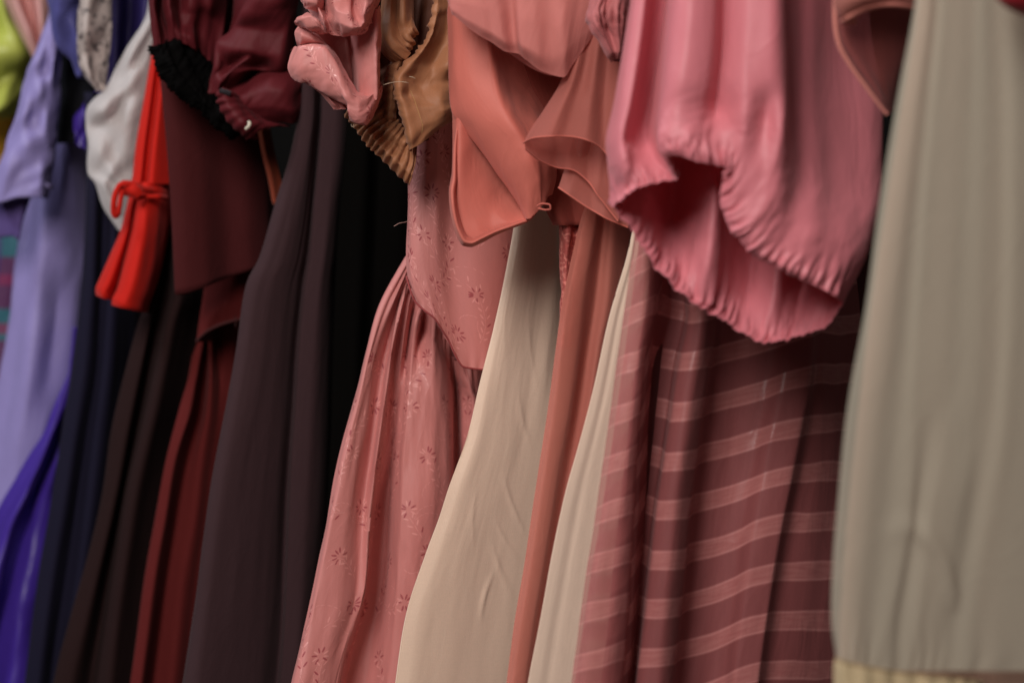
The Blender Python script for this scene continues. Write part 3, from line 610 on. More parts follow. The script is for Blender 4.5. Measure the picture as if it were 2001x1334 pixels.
skt = grid([sk_((798, 503), [798, 742, 716, 691, 660, 637, 609, 572, 515], [.9, .6, .6, .6, .6, .6, .6, .6, .6]),
            sk_((799, 510), [799, 752, 726, 702, 672, 648, 622, 586, 530], [0, -.5, -.6, -.6, -.6, -.6, -.6, -.6, -.6]),
            sk_((800, 518), [800, 768, 744, 722, 700, 684, 666, 622, 570], [0, -.5, -.2, -.3, -.6, -.6, -.9, -.9, -.9]),
            sk_((801, 528), [801, 776, 756, 738, 722, 708, 700, 652, 600], [0, .5, .7, .6, .7, .3, -.3, -.6, -.6]),
            sk_((802, 540), [802, 783, 766, 752, 735, 722, 714, 662, 612], [.2, -.2, -.5, -.6, -.7, -.7, -.7, -.3, -.3]),
            sk_((804, 555), [804, 790, 776, 764, 750, 732, 720, 680, 635], [.4, .8, 1.2, 1.3, 1.3, 2.2, 2.6, 2.9, 2.9]),
            sk_((804, 575), [804, 797, 786, 776, 765, 752, 742, 712, 670], [.2, -.1, .3, 1.3, 2.2, 2.8, 2.8, 2.4, 2.4]),
            sk_((810, 586), [810, 803, 795, 786, 778, 769, 762, 745, 705], [.6, 1.6, 1.6, .4, .2, .2, .4, .6, .6]),
            sk_((820, 597), [820, 812, 806, 798, 790, 784, 778, 766, 730], [-.2, -.5, .1, -.5, -.7, -.9, -.7, -.4, -.4]),
            sk_((832, 609), [832, 826, 818, 820, 816, 812, 806, 800, 765], [.8, 1.6, .6, -.9, -1.2, -1.4, -1.2, -.8, -.8]),
            sk_((848, 622), [848, 845, 843, 848, 848, 845, 836, 825, 800], [-.2, -.8, -1.2, -1.3, -1.5, -1.5, -1.2, -.8, -.8]),
            sk_((864, 645), [864, 865, 866, 872, 876, 875, 868, 855, 830], [.2, .0, -.3, -.4, -.7, -.7, -.4, 0, 0]),
            sk_((876, 664), [876, 878, 880, 884, 886, 886, 882, 875, 850], [.3, 1.0, 1.2, 1.2, 1, 1, 1, 1, 1]),
            sk_((888, 692), [888, 888, 888, 890, 893, 896, 896, 890, 870], [1, 3, 4, 4.2, 4.2, 4, 4, 4, 4]),
            sk_((898, 706), [898, 900, 902, 903, 905, 908, 908, 905, 890], [.2, 1.0, 1.6, 1.4, 1.2, 1, 1, 1, 1]),
            sk_((915, 716), [915, 917, 920, 924, 930, 935, 940, 940, 930], [.1, -.2, -.4, -.4, -.4, -.4, -.4, -.4, -.4]),
            sk_((945, 722), [945, 947, 950, 955, 960, 965, 970, 970, 960], [.4, .8, 1, 1, 1, 1, 1, 1, 1]),
            sk_((1000, 727), [1000]*9, [3]*9)], b-.005, 12, 20, rec=1.0, back=4,
           disp=add(wrk(.0016, 32, 9, 33), wrk(.0006, 90, 22, 35), gather(.0, [(.0075, .0011, .010), (.016, .0016, .028)], 6)))
cloth('skirt', skt, [pk, pk1, pk2], t, solid=0, sprigs=sprigs([skt], 9, .044, .074, 1.2))
hem('waist_seam', [W(pch(np.array(ab(b, [(794, 540, .4), (803, 570, -.3), (812, 590, -.4), (830, 607, -.7), (848, 621, -.8), (866, 648, -.4), (878, 668, 0), (888, 690, .1), (905, 716, .3), (925, 720, .6), (944, 722, .9)])), 8))], fabric('brocade_seam', (150, 66, 66)), t, .0007)
tubes('loose_thread', [(ab(b, [(801, 430, -.2), (792, 434, -.8), (781, 436, -1.2), (770, 442, -1.4)]), .00022)], fabric('pink_thread', (200, 160, 150)), t, n=5)
# sleeve, crumpled into a pocket
b3 = 1.575
S = []
low = grid([[(566, 96, 2.5), (573, 91, .8), (561, 128, .6), (575, 157, .8), (582, 158, 2)],
            [(590, 88, 1.2), (588, 91, -.5), (586, 125, -.7), (600, 164, -.1), (604, 168, 2)],
            [(617, 86, .8), (616, 90, -.8), (612, 130, -1.0), (624, 179, -.2), (628, 182, 2)],
            [(636, 87, 1), (634, 92, -1.1), (638, 140, -1.4), (645, 188, -.4), (648, 190, 2)],
            [(656, 106, 1.2), (651, 110, -1.1), (652, 152, -1.4), (663, 197, -.4), (668, 199, 2)],
            [(674, 138, 1.5), (667, 142, -1.1), (668, 172, -1.5), (686, 212, -.3), (690, 210, 1.6)],
            [(687, 164, 1.6), (680, 168, -1.1), (682, 196, -1.5), (680, 226, -1), (684, 228, 1.8)],
            [(700, 182, 1.5), (696, 190, -1.1), (700, 212, -1.5), (695, 240, -.8), (700, 240, 1.6)],
            [(718, 184, 1.3), (716, 193, -.8), (716, 214, -1.0), (712, 241, -.5), (714, 240, 1.6)],
            [(733, 174, 1.2), (734, 182, .2), (731, 206, .3), (722, 238, .6), (722, 238, 2)],
            [(743, 160, 2), (745, 180, 1.6), (740, 206, 1.6), (728, 234, 2), (728, 234, 3)]], b3, 14, 20, disp=add(diag(.0012, 60, .5, 4), diag(.0005, 180, .9, 7)))
pocket = grid([[(612, 30, 2.4), (625, 80, 2), (645, 130, 2.2), (668, 190, 3)], [(640, 30, 3.6), (650, 80, 5.2), (664, 130, 5.6), (680, 196, 4)], [(665, 30, 3.8), (675, 80, 5.8), (682, 130, 5.8), (692, 200, 3.4)],
               [(690, 30, 2), (693, 80, 2.2), (698, 130, 2), (704, 200, 1.6)], [(712, 25, 1), (714, 80, .4), (716, 130, .2), (718, 200, .4)], [(733, 20, .4), (734, 80, -.3), (735, 130, -.3), (736, 195, 0)], [(743, 10, 1.6), (744, 80, 1.2), (743, 130, 1.2), (742, 195, 1.6)]], b3, 10, 20, disp=add(diag(.001, 40, .3, 24), diag(.0005, 150, .9, 27)))
lobe = grid([[(586, -130, 2), (584, -40, 2), (586, 0, 2), (596, 14, 1.8), (608, 30, 1.6), (628, 66, 2.2)],
             [(600, -130, 0), (598, -40, 0), (600, 0, 0), (610, 14, -.6), (620, 30, -.8), (637, 65, -.2)],
             [(612, -130, -.4), (612, -40, -.6), (614, 0, -1), (622, 14, -1.6), (630, 35, -1.8), (642, 66, -.6)],
             [(625, -130, .2), (625, -40, 0), (628, 0, .2), (634, 20, .1), (640, 40, -.6), (655, 70, -.2)],
             [(648, -130, -1.6), (648, -40, -1.8), (652, 0, -1.8), (660, 25, -2.4), (665, 45, -2.4), (678, 73, -.8)],
             [(672, -130, -2), (672, -40, -2), (676, 0, -1.6), (682, 30, -2.6), (688, 52, -2.6), (700, 74, -.8)],
             [(692, -130, -.6), (692, -40, -.8), (690, 0, -.6), (694, 30, -1.4), (704, 52, -2.4), (713, 68, -.8)],
             [(718, -130, -2.6), (720, -40, -2.6), (715, 0, -2.4), (712, 25, -2.6), (716, 40, -2), (720, 56, -.7)],
             [(740, -130, -1.2), (740, -40, -1.2), (736, -6, -1), (732, 15, -1), (728, 32, -.8), (726, 46, -.4)],
             [(748, -130, 1), (748, -40, 1), (746, -6, 1), (740, 15, 1.2), (735, 32, 1.4), (729, 48, 1.6)]], b3-.002, 12, 18, disp=add(diag(.0018, 50, .8, 14), diag(.0007, 130, .4, 17)))
flap = grid([[(578, 44, 1.2), (582, 46, 1.2), (588, 50, 1.2), (592, 53, 1.4)], [(580, 37, 0), (586, 40, -1), (597, 50, -1), (606, 59, .4)], [(590, 31, -.2), (596, 36, -1.4), (606, 50, -1.3), (616, 63, .4)], [(602, 24, .2), (609, 33, -1.6), (618, 50, -1.5), (625, 66, .2)], [(610, 28, .2), (619, 42, -1.6), (626, 54, -1.4), (631, 66, 0)], [(622, 40, .4), (630, 50, -1.2), (634, 60, -1.1), (638, 67, .2)]], b3-.004, 14, 16, disp=add(diag(.0016, 90, .6, 64), diag(.0008, 200, .2, 7)))
left = grid([[(586, 48, 2), (580, 52, 1.2), (574, 64, 1), (576, 78, 1.2), (580, 92, 2)], [(598, 50, 1.6), (594, 58, -.4), (590, 68, -.8), (592, 80, -.5), (596, 92, 1.4)], [(615, 60, 1.4), (612, 68, -.6), (610, 76, -.8), (612, 84, -.5), (614, 92, 1.4)], [(640, 84, 1.6), (638, 86, .4), (636, 88, .2), (636, 90, .4), (636, 94, 1.6)]], b3+.004, 12, 16, disp=diag(.001, 60, .6, 6))
bit = grid([[(620, 176, 0), (632, 190, 0), (642, 202, 0), (652, 214, 0)], [(634, 182, -.5), (644, 194, -.5), (652, 204, -.4), (658, 212, 0)], [(650, 188, .8), (660, 200, .6), (668, 206, .6), (676, 212, .6)]], b3+.008, 10, 12, back=.4)
knob = grid([[(694, -20, 0)]*1+[(580, -30, 0), (582, -8, 0), (586, 4, .4)], [(590, -60, -1), (586, -30, -1), (590, -10, -1), (592, 6, 0)], [(610, -60, 0), (600, -30, 0), (600, -10, 0), (600, 8, .6)]], b3+.006, 8, 8)
loop_ = grid([[(596, -120, -.4), (590, -30, -.4), (592, 0, -.6), (596, 14, .4)], [(604, -120, -1.6), (600, -30, -1.8), (602, 2, -1.8), (604, 16, -.4)], [(618, -120, -2), (616, -30, -2.1), (618, 4, -2), (618, 22, -.8)], [(634, -120, -.6), (630, -30, -.6), (631, 6, -.4), (632, 24, .2)]], b3-.002, 12, 14, disp=diag(.0016, 90, .6, 34))
sp = sprigs([low], 21, .040, .040, 1.0)
sp2 = sprigs([lobe, flap], 12, .034, .040, .8)
sp = (np.concatenate([sp[0], sp2[0]]), sp[1]+[[a+len(sp[0]) for a in f] for f in sp2[1]], sp[2]+sp2[2])
cloth('puff_sleeve', [low, pocket, lobe, flap, left, bit, loop_], [pk, pk1, pk2], t, solid=0, sprigs=sp)

#################################################################### gold dress
b = 1.605
gd = fabric('gold_taffeta', (168, 114, 80), rough=.55, sheen=.25, spec=.3, bump=.2, tl=.05, tlc=(190, 90, 40))
gdi = fabric('gold_inside_shaded', (104, 58, 38), rough=.6, sheen=.2)  # inside of the gold sleeve, cavity shade put into a darker colour
t = thing('gold_dress', (800, 400, b), 'antique gold taffeta puff sleeve with tightly ruched elastic edges beside the pink brocade sleeve', 'dress')
gA = grid([[(748, -130, 1.6), (744, 0, 1.4), (738, 50, 1.2), (738, 80, 1), (744, 100, 1), (756, 114, 1), (772, 124, 1.2)],
           [(756, -130, 0), (752, 0, 0), (748, 50, -.4), (750, 78, -.5), (758, 96, -.5), (770, 108, -.3), (786, 118, 0)],
           [(766, -130, -.2), (764, 0, -.2), (762, 45, -.8), (764, 70, -1.0), (774, 88, -.9), (786, 98, -.6), (798, 108, -.2)],
           [(778, -130, .8), (776, 0, .8), (775, 40, .1), (780, 64, -.3), (788, 78, -.5), (796, 88, -.5), (804, 97, 0)],
           [(790, -130, -.4), (788, 0, -.4), (788, 38, -.6), (792, 56, -.5), (797, 68, -.8), (803, 76, -.6), (808, 84, 0)],
           [(800, -130, .6), (800, 0, .6), (800, 35, .3), (802, 50, -.3), (805, 58, -.8), (808, 64, -.6), (811, 72, 0)],
           [(812, -130, 1.6), (808, 0, 1.4), (808, 34, 1), (809, 46, .5), (810, 54, .3), (812, 60, .3), (814, 66, 1)]], b-.002, 14, 18, disp=add(gather(.003, [(.0052, .0013, .007), (.014, .0014, .02)], 5, end='b'), diag(.0008, 70, .2, 3)))
rimA = grid([[(770, 118, 1), (758, 128, 1), (752, 148, 1), (748, 172, 1), (744, 200, 1.2), (735, 232, 1.4), (730, 262, 1.6)],
             [(786, 112, 0), (776, 128, -.3), (770, 150, -.2), (766, 172, 0), (764, 200, .2), (756, 232, .5), (752, 262, 1)],
             [(802, 100, 1), (790, 128, .6), (780, 152, .8), (776, 176, 1), (774, 202, 1), (772, 236, 1.2), (770, 262, 1.6)]], b+.004, 12, 22, disp=add(edge_u([(.006, .0008, .02)], 'l', 5), diag(.0008, 120, .2, 3)))
gB = grid([[(858, -130, 1.2), (848, -10, 1.2), (846, 30, 1.2), (838, 68, 1.2), (822, 98, 1.2), (796, 124, 1.2), (776, 150, 1.2), (778, 176, 1.2), (784, 200, 1.2), (792, 235, 1.2), (798, 270, 1.2), (802, 296, 1.4)],
           [(856, -130, .2), (846, -10, .2), (843, 30, .2), (834, 66, .2), (816, 96, .2), (790, 124, .2), (771, 152, .2), (772, 180, .2), (779, 205, .2), (788, 238, .2), (795, 270, .2), (799, 294, .4)],
           [(862, -130, -.4), (856, -10, -.4), (852, 32, -.5), (842, 70, -.6), (823, 102, -.6), (798, 130, -.6), (781, 156, -.6), (782, 182, -.6), (790, 206, -.6), (798, 238, -.6), (804, 268, -.6), (808, 290, -.2)],
           [(872, -130, 0), (868, -10, 0), (862, 34, 0), (852, 74, 0), (832, 110, .2), (812, 140, .2), (800, 162, 0), (800, 184, .2), (808, 208, -.3), (816, 238, -.4), (822, 262, -.2), (822, 282, 0)],
           [(890, -130, .4), (885, -10, .4), (880, 36, .6), (870, 80, .8), (850, 120, 1), (832, 152, .6), (824, 172, .6), (828, 194, .2), (836, 214, -.2), (842, 236, -.2), (844, 252, 0), (842, 268, .4)],
           [(910, -130, .2), (905, -10, .4), (900, 40, .6), (890, 88, .6), (876, 128, .4), (862, 158, .8), (858, 180, .2), (860, 198, -.1), (864, 214, -.1), (866, 230, .2), (866, 242, .5), (864, 250, 1)],
           [(930, -130, 2), (925, -10, 2), (920, 40, 2), (912, 90, 2), (905, 130, 2), (900, 160, 2), (896, 180, 1.6), (896, 196, 1.6), (896, 208, 1.6), (896, 218, 1.6), (896, 226, 2), (896, 232, 2.6)]],
          b-.006, 16, 24, disp=add(edge_u([(.0046, .0015, .006), (.012, .0010, .018)], 'l', 8, off=.004), diag(.0014, 50, 1.1, 3)))
gC = grid([[(670, 226, 1), (690, 246, .8), (706, 268, .8), (722, 288, .8), (740, 306, .8), (760, 326, .8), (778, 344, .8), (800, 362, 1)],
           [(680, 214, .2), (700, 236, -.1), (716, 256, -.2), (734, 276, -.2), (752, 294, -.2), (770, 310, -.2), (786, 326, -.1), (806, 342, .2)],
           [(694, 206, .2), (712, 226, .3), (730, 246, .3), (748, 264, .3), (764, 280, .3), (780, 294, .3), (794, 304, .3), (812, 318, .4)],
           [(712, 190, 0), (728, 212, 0), (744, 232, 0), (758, 250, 0), (772, 264, 0), (786, 276, 0), (798, 286, .2), (814, 296, .4)],
           [(735, 170, 1.6), (750, 196, 1.2), (764, 216, 1), (774, 232, 1), (784, 246, 1), (794, 258, 1), (804, 268, 1), (816, 278, 1.4)]], b+.008, 16, 26,
          disp=add(lambda g: .0018*np.sin(g.V/.0048*6.283+2*vn(g.V*150, g.U*60, 3))*(.5+.5*np.minimum(1, np.abs(np.sin(g.U/.0125*3.14))*1.4))*(.7+.3*vn(g.V*90, g.U*100, 5)), diag(.0008, 150, .3, 8)))
def ruche(g, wl, ax, ad, reach, s=3):                # tight curls of an elasticated edge
    ph = g.V/wl*6.283+2.2*vn(g.V/wl*.5, g.V*0, s); k = np.exp(-(g.U/reach)**1.5)*(.6+.5*vn(g.V/wl*.7, g.U*0, s+4))
    g.P = g.P.copy(); g.P[..., 0] += ax*np.sin(ph)*k; g.P[..., 1] += ad*np.cos(ph+g.U/wl*2.5)*k; g.P[..., 2] += .5*ax*np.cos(ph)*k
ruche(gB, .0056, .0020, .0020, .006)
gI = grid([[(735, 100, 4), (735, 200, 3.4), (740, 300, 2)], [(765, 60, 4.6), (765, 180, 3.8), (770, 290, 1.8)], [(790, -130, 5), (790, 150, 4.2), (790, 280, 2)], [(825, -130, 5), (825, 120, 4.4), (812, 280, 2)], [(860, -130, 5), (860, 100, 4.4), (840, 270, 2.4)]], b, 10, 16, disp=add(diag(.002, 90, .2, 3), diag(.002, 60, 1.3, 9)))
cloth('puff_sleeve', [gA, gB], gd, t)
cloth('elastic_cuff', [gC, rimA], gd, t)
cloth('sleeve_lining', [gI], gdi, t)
th = fabric('loose_thread', (196, 176, 150), rough=.8)
tubes('loose_thread', [(ab(b, [(750, 166, -2.2), (760, 163, -2.5), (770, 161, -2.4), (782, 160, -2.4), (792, 161, -2.6), (799, 163, -2.4)]), .00022)], th, t, n=5)
tubes('loose_thread', [(ab(b, [(800, 150, -2.2), (806, 151, -2.4), (812, 154, -2.3)]), .00022)], th, t, n=5)
tubes('loose_thread', [(ab(b, [(686, 243, -.6), (688, 248, -.8), (692, 247, -.8), (691, 243, -.7)]), .0002)], th, t, n=5)
tubes('stitching', [(ab(b, [(802, 176, -1.6), (810, 196, -1.6), (816, 214, -1.7), (822, 232, -1.8), (826, 246, -1.7), (824, 262, -1.4)]), .00018)], fabric('gold_thread', (190, 150, 96)), t, n=5)

#################################################################### coral satin
b = 1.56
co = fabric('coral_satin', (208, 116, 102), rough=.52, sheen=.25, spec=.22, bump=.12, weave=(2500, 600), vary=.05, tl=.06, tlc=(210, 60, 40))
t = thing('coral_dress', (970, 500, b), 'coral satin dress sleeve folded into a hanging loop in front of the pink brocade bodice', 'dress')
back_ = grid([[(888, 100, 2), (885, 200, 1.2), (888, 240, 1.2), (888, 324, 1.2), (882, 370, 1.2), (885, 410, 1), (896, 456, .8), (914, 473, .6)],
              [(905, 100, .8), (902, 200, 0), (900, 250, .2), (898, 330, .2), (896, 380, .2), (900, 420, .2), (912, 452, .2), (928, 467, .2)],
              [(935, 100, 1), (930, 220, .8), (926, 280, .8), (922, 350, .6), (922, 390, .4), (930, 425, .3), (945, 448, .2), (958, 458, .2)],
              [(965, 100, 2), (962, 240, 2), (960, 310, 1.8), (958, 365, 1.2), (960, 395, .8), (968, 420, .4), (980, 438, .2), (990, 445, .2)],
              [(1000, 100, 3), (1000, 260, 3), (1000, 340, 2.6), (1000, 380, 2), (1002, 400, 1.4), (1010, 416, .8), (1020, 428, .4), (1034, 430, .4)],
              [(1030, 100, 3), (1030, 260, 3), (1030, 340, 3), (1030, 380, 2.4), (1035, 400, 1.8), (1040, 410, 1.2), (1044, 416, 1), (1048, 418, 1)]], b, 14, 14, disp=add(wrk(.0009, 30, 12, 4), diag(.0007, 60, .5, 5)))
strand = grid([[(880, -130, 1), (876, -10, 1), (874, 30, 1), (876, 80, 1), (879, 160, 1), (884, 215, .8), (912, 256, .8), (940, 290, .8), (972, 336, .8), (1004, 382, .8), (1020, 408, .8), (1028, 428, .8)],
               [(890, -130, -.2), (888, -10, -.2), (888, 30, -.2), (890, 80, -.2), (894, 150, -.3), (908, 208, -.4), (930, 246, -.5), (956, 284, -.5), (986, 328, -.5), (1014, 374, -.4), (1027, 402, -.3), (1034, 428, -.3)],
               [(915, -130, -.8), (915, -10, -.8), (916, 30, -.8), (918, 80, -.8), (926, 140, -.9), (942, 196, -1.2), (960, 236, -1.4), (984, 272, -1.5), (1010, 316, -1.5), (1032, 362, -1.3), (1040, 392, -1), (1044, 420, -.5)],
               [(950, -130, -.6), (950, -10, -.6), (950, 40, -.8), (954, 90, -.9), (962, 140, -1), (974, 190, -1.4), (990, 228, -1.8), (1012, 262, -2), (1034, 306, -2), (1050, 348, -1.6), (1054, 378, -1), (1056, 408, -.5)],
               [(975, -130, 1.2), (975, -10, 1.2), (974, 50, 1.2), (980, 100, 1.1), (990, 140, .9), (1000, 180, .5), (1014, 215, -.2), (1034, 252, -.8), (1056, 294, -1.2), (1064, 335, -1), (1066, 365, -.5), (1064, 396, -.2)],
               [(1005, -130, 2.2), (1005, -10, 2.2), (1004, 50, 2.2), (1010, 100, 2.4), (1018, 140, 2.2), (1026, 180, 2), (1040, 215, 1.4), (1058, 252, .6), (1076, 294, .4), (1082, 330, .4), (1080, 355, .5), (1072, 385, .6)],
               [(1060, -130, 4), (1060, -10, 4), (1060, 50, 4), (1060, 100, 4), (1062, 140, 4), (1064, 180, 3.6), (1070, 215, 3.2), (1078, 252, 2.8), (1086, 290, 2.6), (1088, 330, 2.4), (1086, 350, 2.2), (1078, 380, 2)]],
              b-.004, 14, 12, disp=add(wrk(.0011, 25, 10, 14), diag(.0006, 60, .5, 15)))
lip = grid([[(892, 235, .8), (886, 290, .6), (884, 345, .6), (879, 372, .6), (881, 410, .5), (890, 452, .4), (906, 480, .3), (920, 482, .3), (940, 474, .3), (970, 458, .3), (1000, 446, .3), (1030, 434, .5)],
            [(895, 238, .2), (889, 295, 0), (888, 345, -.3), (884, 376, -.6), (887, 412, -.8), (896, 448, -.8), (910, 472, -.8), (922, 474, -.8), (940, 466, -.7), (970, 452, -.5), (1000, 441, -.3), (1031, 430, 0)],
            [(899, 240, .8), (893, 296, .4), (893, 345, .3), (890, 378, .2), (894, 412, .1), (903, 444, 0), (914, 463, -.1), (924, 466, -.1), (941, 459, 0), (970, 447, .2), (1000, 437, .3), (1032, 426, .6)]], b, 10, 12, disp=diag(.0003, 100, .4, 5))
cloth('sleeve', [strand, back_], co, t, solid=.0008)
cloth('hem', lip, co, t, solid=.001)

#################################################################### cream dresses
b = 1.60
cr = fabric('cream_voile', (246, 220, 196), crease=.03, rough=.85, sheen=.3, bump=.35, weave=(1500, 500), slub=(900, 120), vary=.06, tl=.10, tlc=(226, 190, 150))
t = thing('cream_dress', (900, 1620, b), 'plain cream cotton dress with faint creases, flaring right beside the pink brocade skirt', 'dress')
ys = [300, 440, 540, 640, 740, 850, 950, 1010, 1080, 1200, 1334, 1600]
def creases(g):
    r = 0
    for (x0, y0, x1, y1, wd, am) in [(905+60, 1115, 938, 1215, 4, .0016), (960, 1060, 1005, 1170, 5, .0012), (980, 920, 1030, 1050, 5, .001), (965, 1010, 1020, 1100, 4, .0008), (1010, 760, 1040, 880, 6, .0009), (995, 560, 985, 700, 6, .0006), (930, 950, 925, 1080, 6, .0006), (1030, 600, 1050, 760, 6, .0006)]:
        dx, dy = x1-x0, y1-y0; L = math.hypot(dx, dy); u = ((g.px-x0)*dx+(g.py-y0)*dy)/L; v = ((g.px-x0)*dy-(g.py-y0)*dx)/L+6*np.sin(u/L*3.1)
        r = r+am*np.exp(-(v/wd)**2)*np.clip(np.sin(np.clip(u/L, 0, 1)*math.pi), 0, 1)*np.where(v > 0, 1, .6)
    return r
cg = grid([F(ys, [1022, 1005, 987, 965, 940, 914, 878, 859, 833, 794, 773, 742], .9), F(ys, [1028, 1014, 997, 976, 954, 930, 897, 879, 855, 817, 796, 764], -.1), F(ys, [1040, 1028, 1014, 996, 978, 960, 932, 916, 897, 864, 845, 815], -.5),
           F(ys, [1058, 1050, 1040, 1024, 1010, 994, 970, 952, 936, 914, 896, 870], -.3), F(ys, [1075, 1070, 1062, 1050, 1038, 1024, 1006, 992, 980, 962, 948, 920], [.1]*12), F(ys, [1090, 1088, 1084, 1076, 1066, 1054, 1040, 1028, 1018, 1000, 985, 955], [-.1, -.1, 0, 0, .2, .4, .5, .5, .5, .5, .5, .5]),
           F(ys, [1096, 1096, 1096, 1096, 1090, 1085, 1075, 1066, 1056, 1040, 1025, 1000], 1.6), F(ys, [1120, 1120, 1120, 1120, 1118, 1115, 1110, 1105, 1100, 1090, 1080, 1060], 5)], b, 16, 16, rec=1.0, back=4,
          rl=.35, disp=add(wrk(.0005, 18, 5, 51), wrk(.00025, 70, 14, 52), lambda g: .75*creases(g)))
cloth('skirt', cg, cr, t)
b = 1.475
cr2 = fabric('ivory_lining', (244, 220, 198), crease=.03, rough=.8, sheen=.25, bump=.2, tl=.1)
t = thing('ivory_dress', (1100, 1620, b), 'narrow ivory dress edge between the coral chiffon skirt and the satin-striped skirt', 'dress')
ys = [430, 500, 620, 760, 870, 960, 1080, 1190, 1334, 1600]
cloth('skirt', grid([F(ys, [1240, 1226, 1191, 1160, 1131, 1106, 1080, 1060, 1032, 985], .8), F(ys, [1244, 1232, 1200, 1172, 1144, 1121, 1097, 1077, 1052, 1008], -.2), F(ys, [1248, 1238, 1208, 1182, 1156, 1134, 1112, 1092, 1069, 1028], .5),
                     F(ys, [1252, 1245, 1216, 1190, 1166, 1146, 1124, 1106, 1084, 1045], -.3), F(ys, [1256, 1252, 1226, 1204, 1182, 1164, 1146, 1130, 1112, 1072], -.1), F(ys, [1270]*5+[1240, 1220, 1210, 1200, 1180], 3)], b, 10, 8, rec=.6, rl=.07, back=3, disp=wrk(.0004, 20, 5, 3)), cr2, t)

#################################################################### chiffon dress
b = 1.515
ch = fabric('rose_chiffon', (196, 116, 104), rough=.7, sheen=.35, bump=.15, alpha=.72, tl=.25, vary=.04)
ch2 = fabric('coral_chiffon', (218, 136, 120), rough=.7, sheen=.3, bump=.15, alpha=.60, tl=.22, vary=.05)
chh = fabric('chiffon_hem', (206, 112, 98), rough=.7, sheen=.3, tl=.1)
t = thing('rose_chiffon_dress', (1080, 1620, b), 'rose and coral chiffon dress with layered flutter sleeve and see-through skirt', 'dress')
ys = [400, 440, 520, 590, 680, 800, 900, 1000, 1110, 1210, 1334, 1600]
for q, (off, mt) in enumerate(((0, ch2), (1.2, ch2))):
    cloth('skirt' if q == 0 else 'underskirt', grid([F(ys, [1142, 1130, 1112, 1098, 1086, 1071, 1056, 1041, 1025, 1007, 990, 955], .8+off), F(ys, [1150, 1140, 1124, 1110, 1098, 1084, 1069, 1054, 1038, 1021, 1004, 970], -.3+off), F(ys, [1168, 1162, 1148, 1138, 1128, 1112, 1094, 1078, 1060, 1043, 1026, 990], -.5+off),
                        F(ys, [1182, 1180, 1172, 1164, 1150, 1132, 1114, 1096, 1078, 1060, 1044, 1010], .9+off), F(ys, [1196, 1196, 1190, 1184, 1168, 1150, 1130, 1112, 1094, 1076, 1060, 1025], -.2+off), F(ys, [1218, 1220, 1214, 1206, 1190, 1170, 1150, 1132, 1112, 1096, 1080, 1045], .2+off), F(ys, [1250, 1255, 1250, 1245, 1230, 1210, 1190, 1172, 1152, 1136, 1120, 1085], 1.5+off)],
                        b+.015, 10, 8, rec=1, rl=.7, disp=wrk(.001, 22, 4, 3+q*7)), mt, t, solid=0)
# flutter layers
fl = []
f1 = grid([[(1120, 60, 2), (1100, 150, 1.5), (1063, 216, 1), (1040, 250, .8), (1024, 280, .8)],
           [(1128, 60, .5), (1108, 150, .3), (1078, 210, 0), (1060, 245, -.4), (1046, 269, -.6)],
           [(1142, 60, 0), (1122, 150, -.3), (1100, 205, -.8), (1086, 240, -1.0), (1076, 266, -1.2)],
           [(1155, 60, .3), (1140, 150, .1), (1124, 205, -.4), (1114, 240, -.6), (1106, 266, -.8)],
           [(1172, 60, 0), (1160, 150, -.3), (1152, 210, -.6), (1148, 245, -.8), (1146, 273, -1)],
           [(1190, 60, .5), (1184, 150, .4), (1180, 215, .2), (1180, 262, 0), (1182, 297, -.2)],
           [(1212, 60, 0), (1210, 150, -.2), (1208, 230, -.4), (1208, 290, -.6), (1212, 350, -.6)],
           [(1240, 60, 1.5), (1240, 150, 1.5), (1240, 230, 1.5), (1240, 300, 1.2), (1240, 380, 1)]], b-.01, 12, 12, disp=wrk(.0008, 30, 12, 4))
f1b = grid([[(1120, 80, 3), (1100, 150, 2.5), (1063, 216, 2), (1038, 258, 1.4), (1024, 282, .8), (1026, 292, .9)],
            [(1132, 80, 3.2), (1114, 150, 3), (1080, 216, 3), (1058, 260, 2.8), (1048, 292, 2.0), (1051, 313, 1.8)],
            [(1150, 80, 3.4), (1134, 150, 3.4), (1108, 216, 3.6), (1096, 262, 3.6), (1086, 305, 2.8), (1087, 328, 2.4)],
            [(1168, 80, 3), (1154, 150, 3), (1134, 216, 3), (1124, 265, 3), (1116, 310, 2.2), (1116, 332, 1.8)],
            [(1184, 80, 2.8), (1176, 150, 2.8), (1160, 216, 2.8), (1152, 272, 2.8), (1146, 325, 2.2), (1145, 350, 1.8)],
            [(1204, 80, 2.2), (1198, 150, 2.2), (1188, 220, 2.2), (1180, 290, 2), (1172, 355, 1.4), (1168, 380, 1.2)],
            [(1240, 80, 2), (1238, 150, 2), (1234, 230, 2), (1228, 310, 2), (1216, 390, 1.6), (1208, 432, 1.2)]], b-.01, 12, 12, disp=wrk(.0008, 30, 12, 9))
f2 = grid([[(1130, 250, 3.2), (1114, 300, 3), (1102, 335, 2.8), (1091, 366, 2.6)], [(1145, 250, 2.6), (1135, 300, 2.4), (1126, 340, 2.2), (1116, 383, 2)], [(1170, 250, 3), (1164, 310, 2.8), (1158, 360, 2.4), (1152, 407, 2)],
           [(1195, 250, 2.2), (1192, 320, 2), (1188, 370, 1.8), (1182, 424, 1.4)], [(1235, 250, 2.6), (1235, 330, 2.4), (1232, 390, 2.2), (1228, 444, 2)]], b-.01, 12, 14, disp=wrk(.001, 30, 12, 19))
cloth('flutter_sleeve', [f1], ch, t, solid=0); cloth('flutter_lining', [f1b], ch, t, solid=0); cloth('lower_flounce', [f2], ch, t, solid=0)
hem('rolled_hem', [along(f1, 'bottom'), along(f1b, 'bottom'), along(f2, 'bottom')], chh, t, .0006)
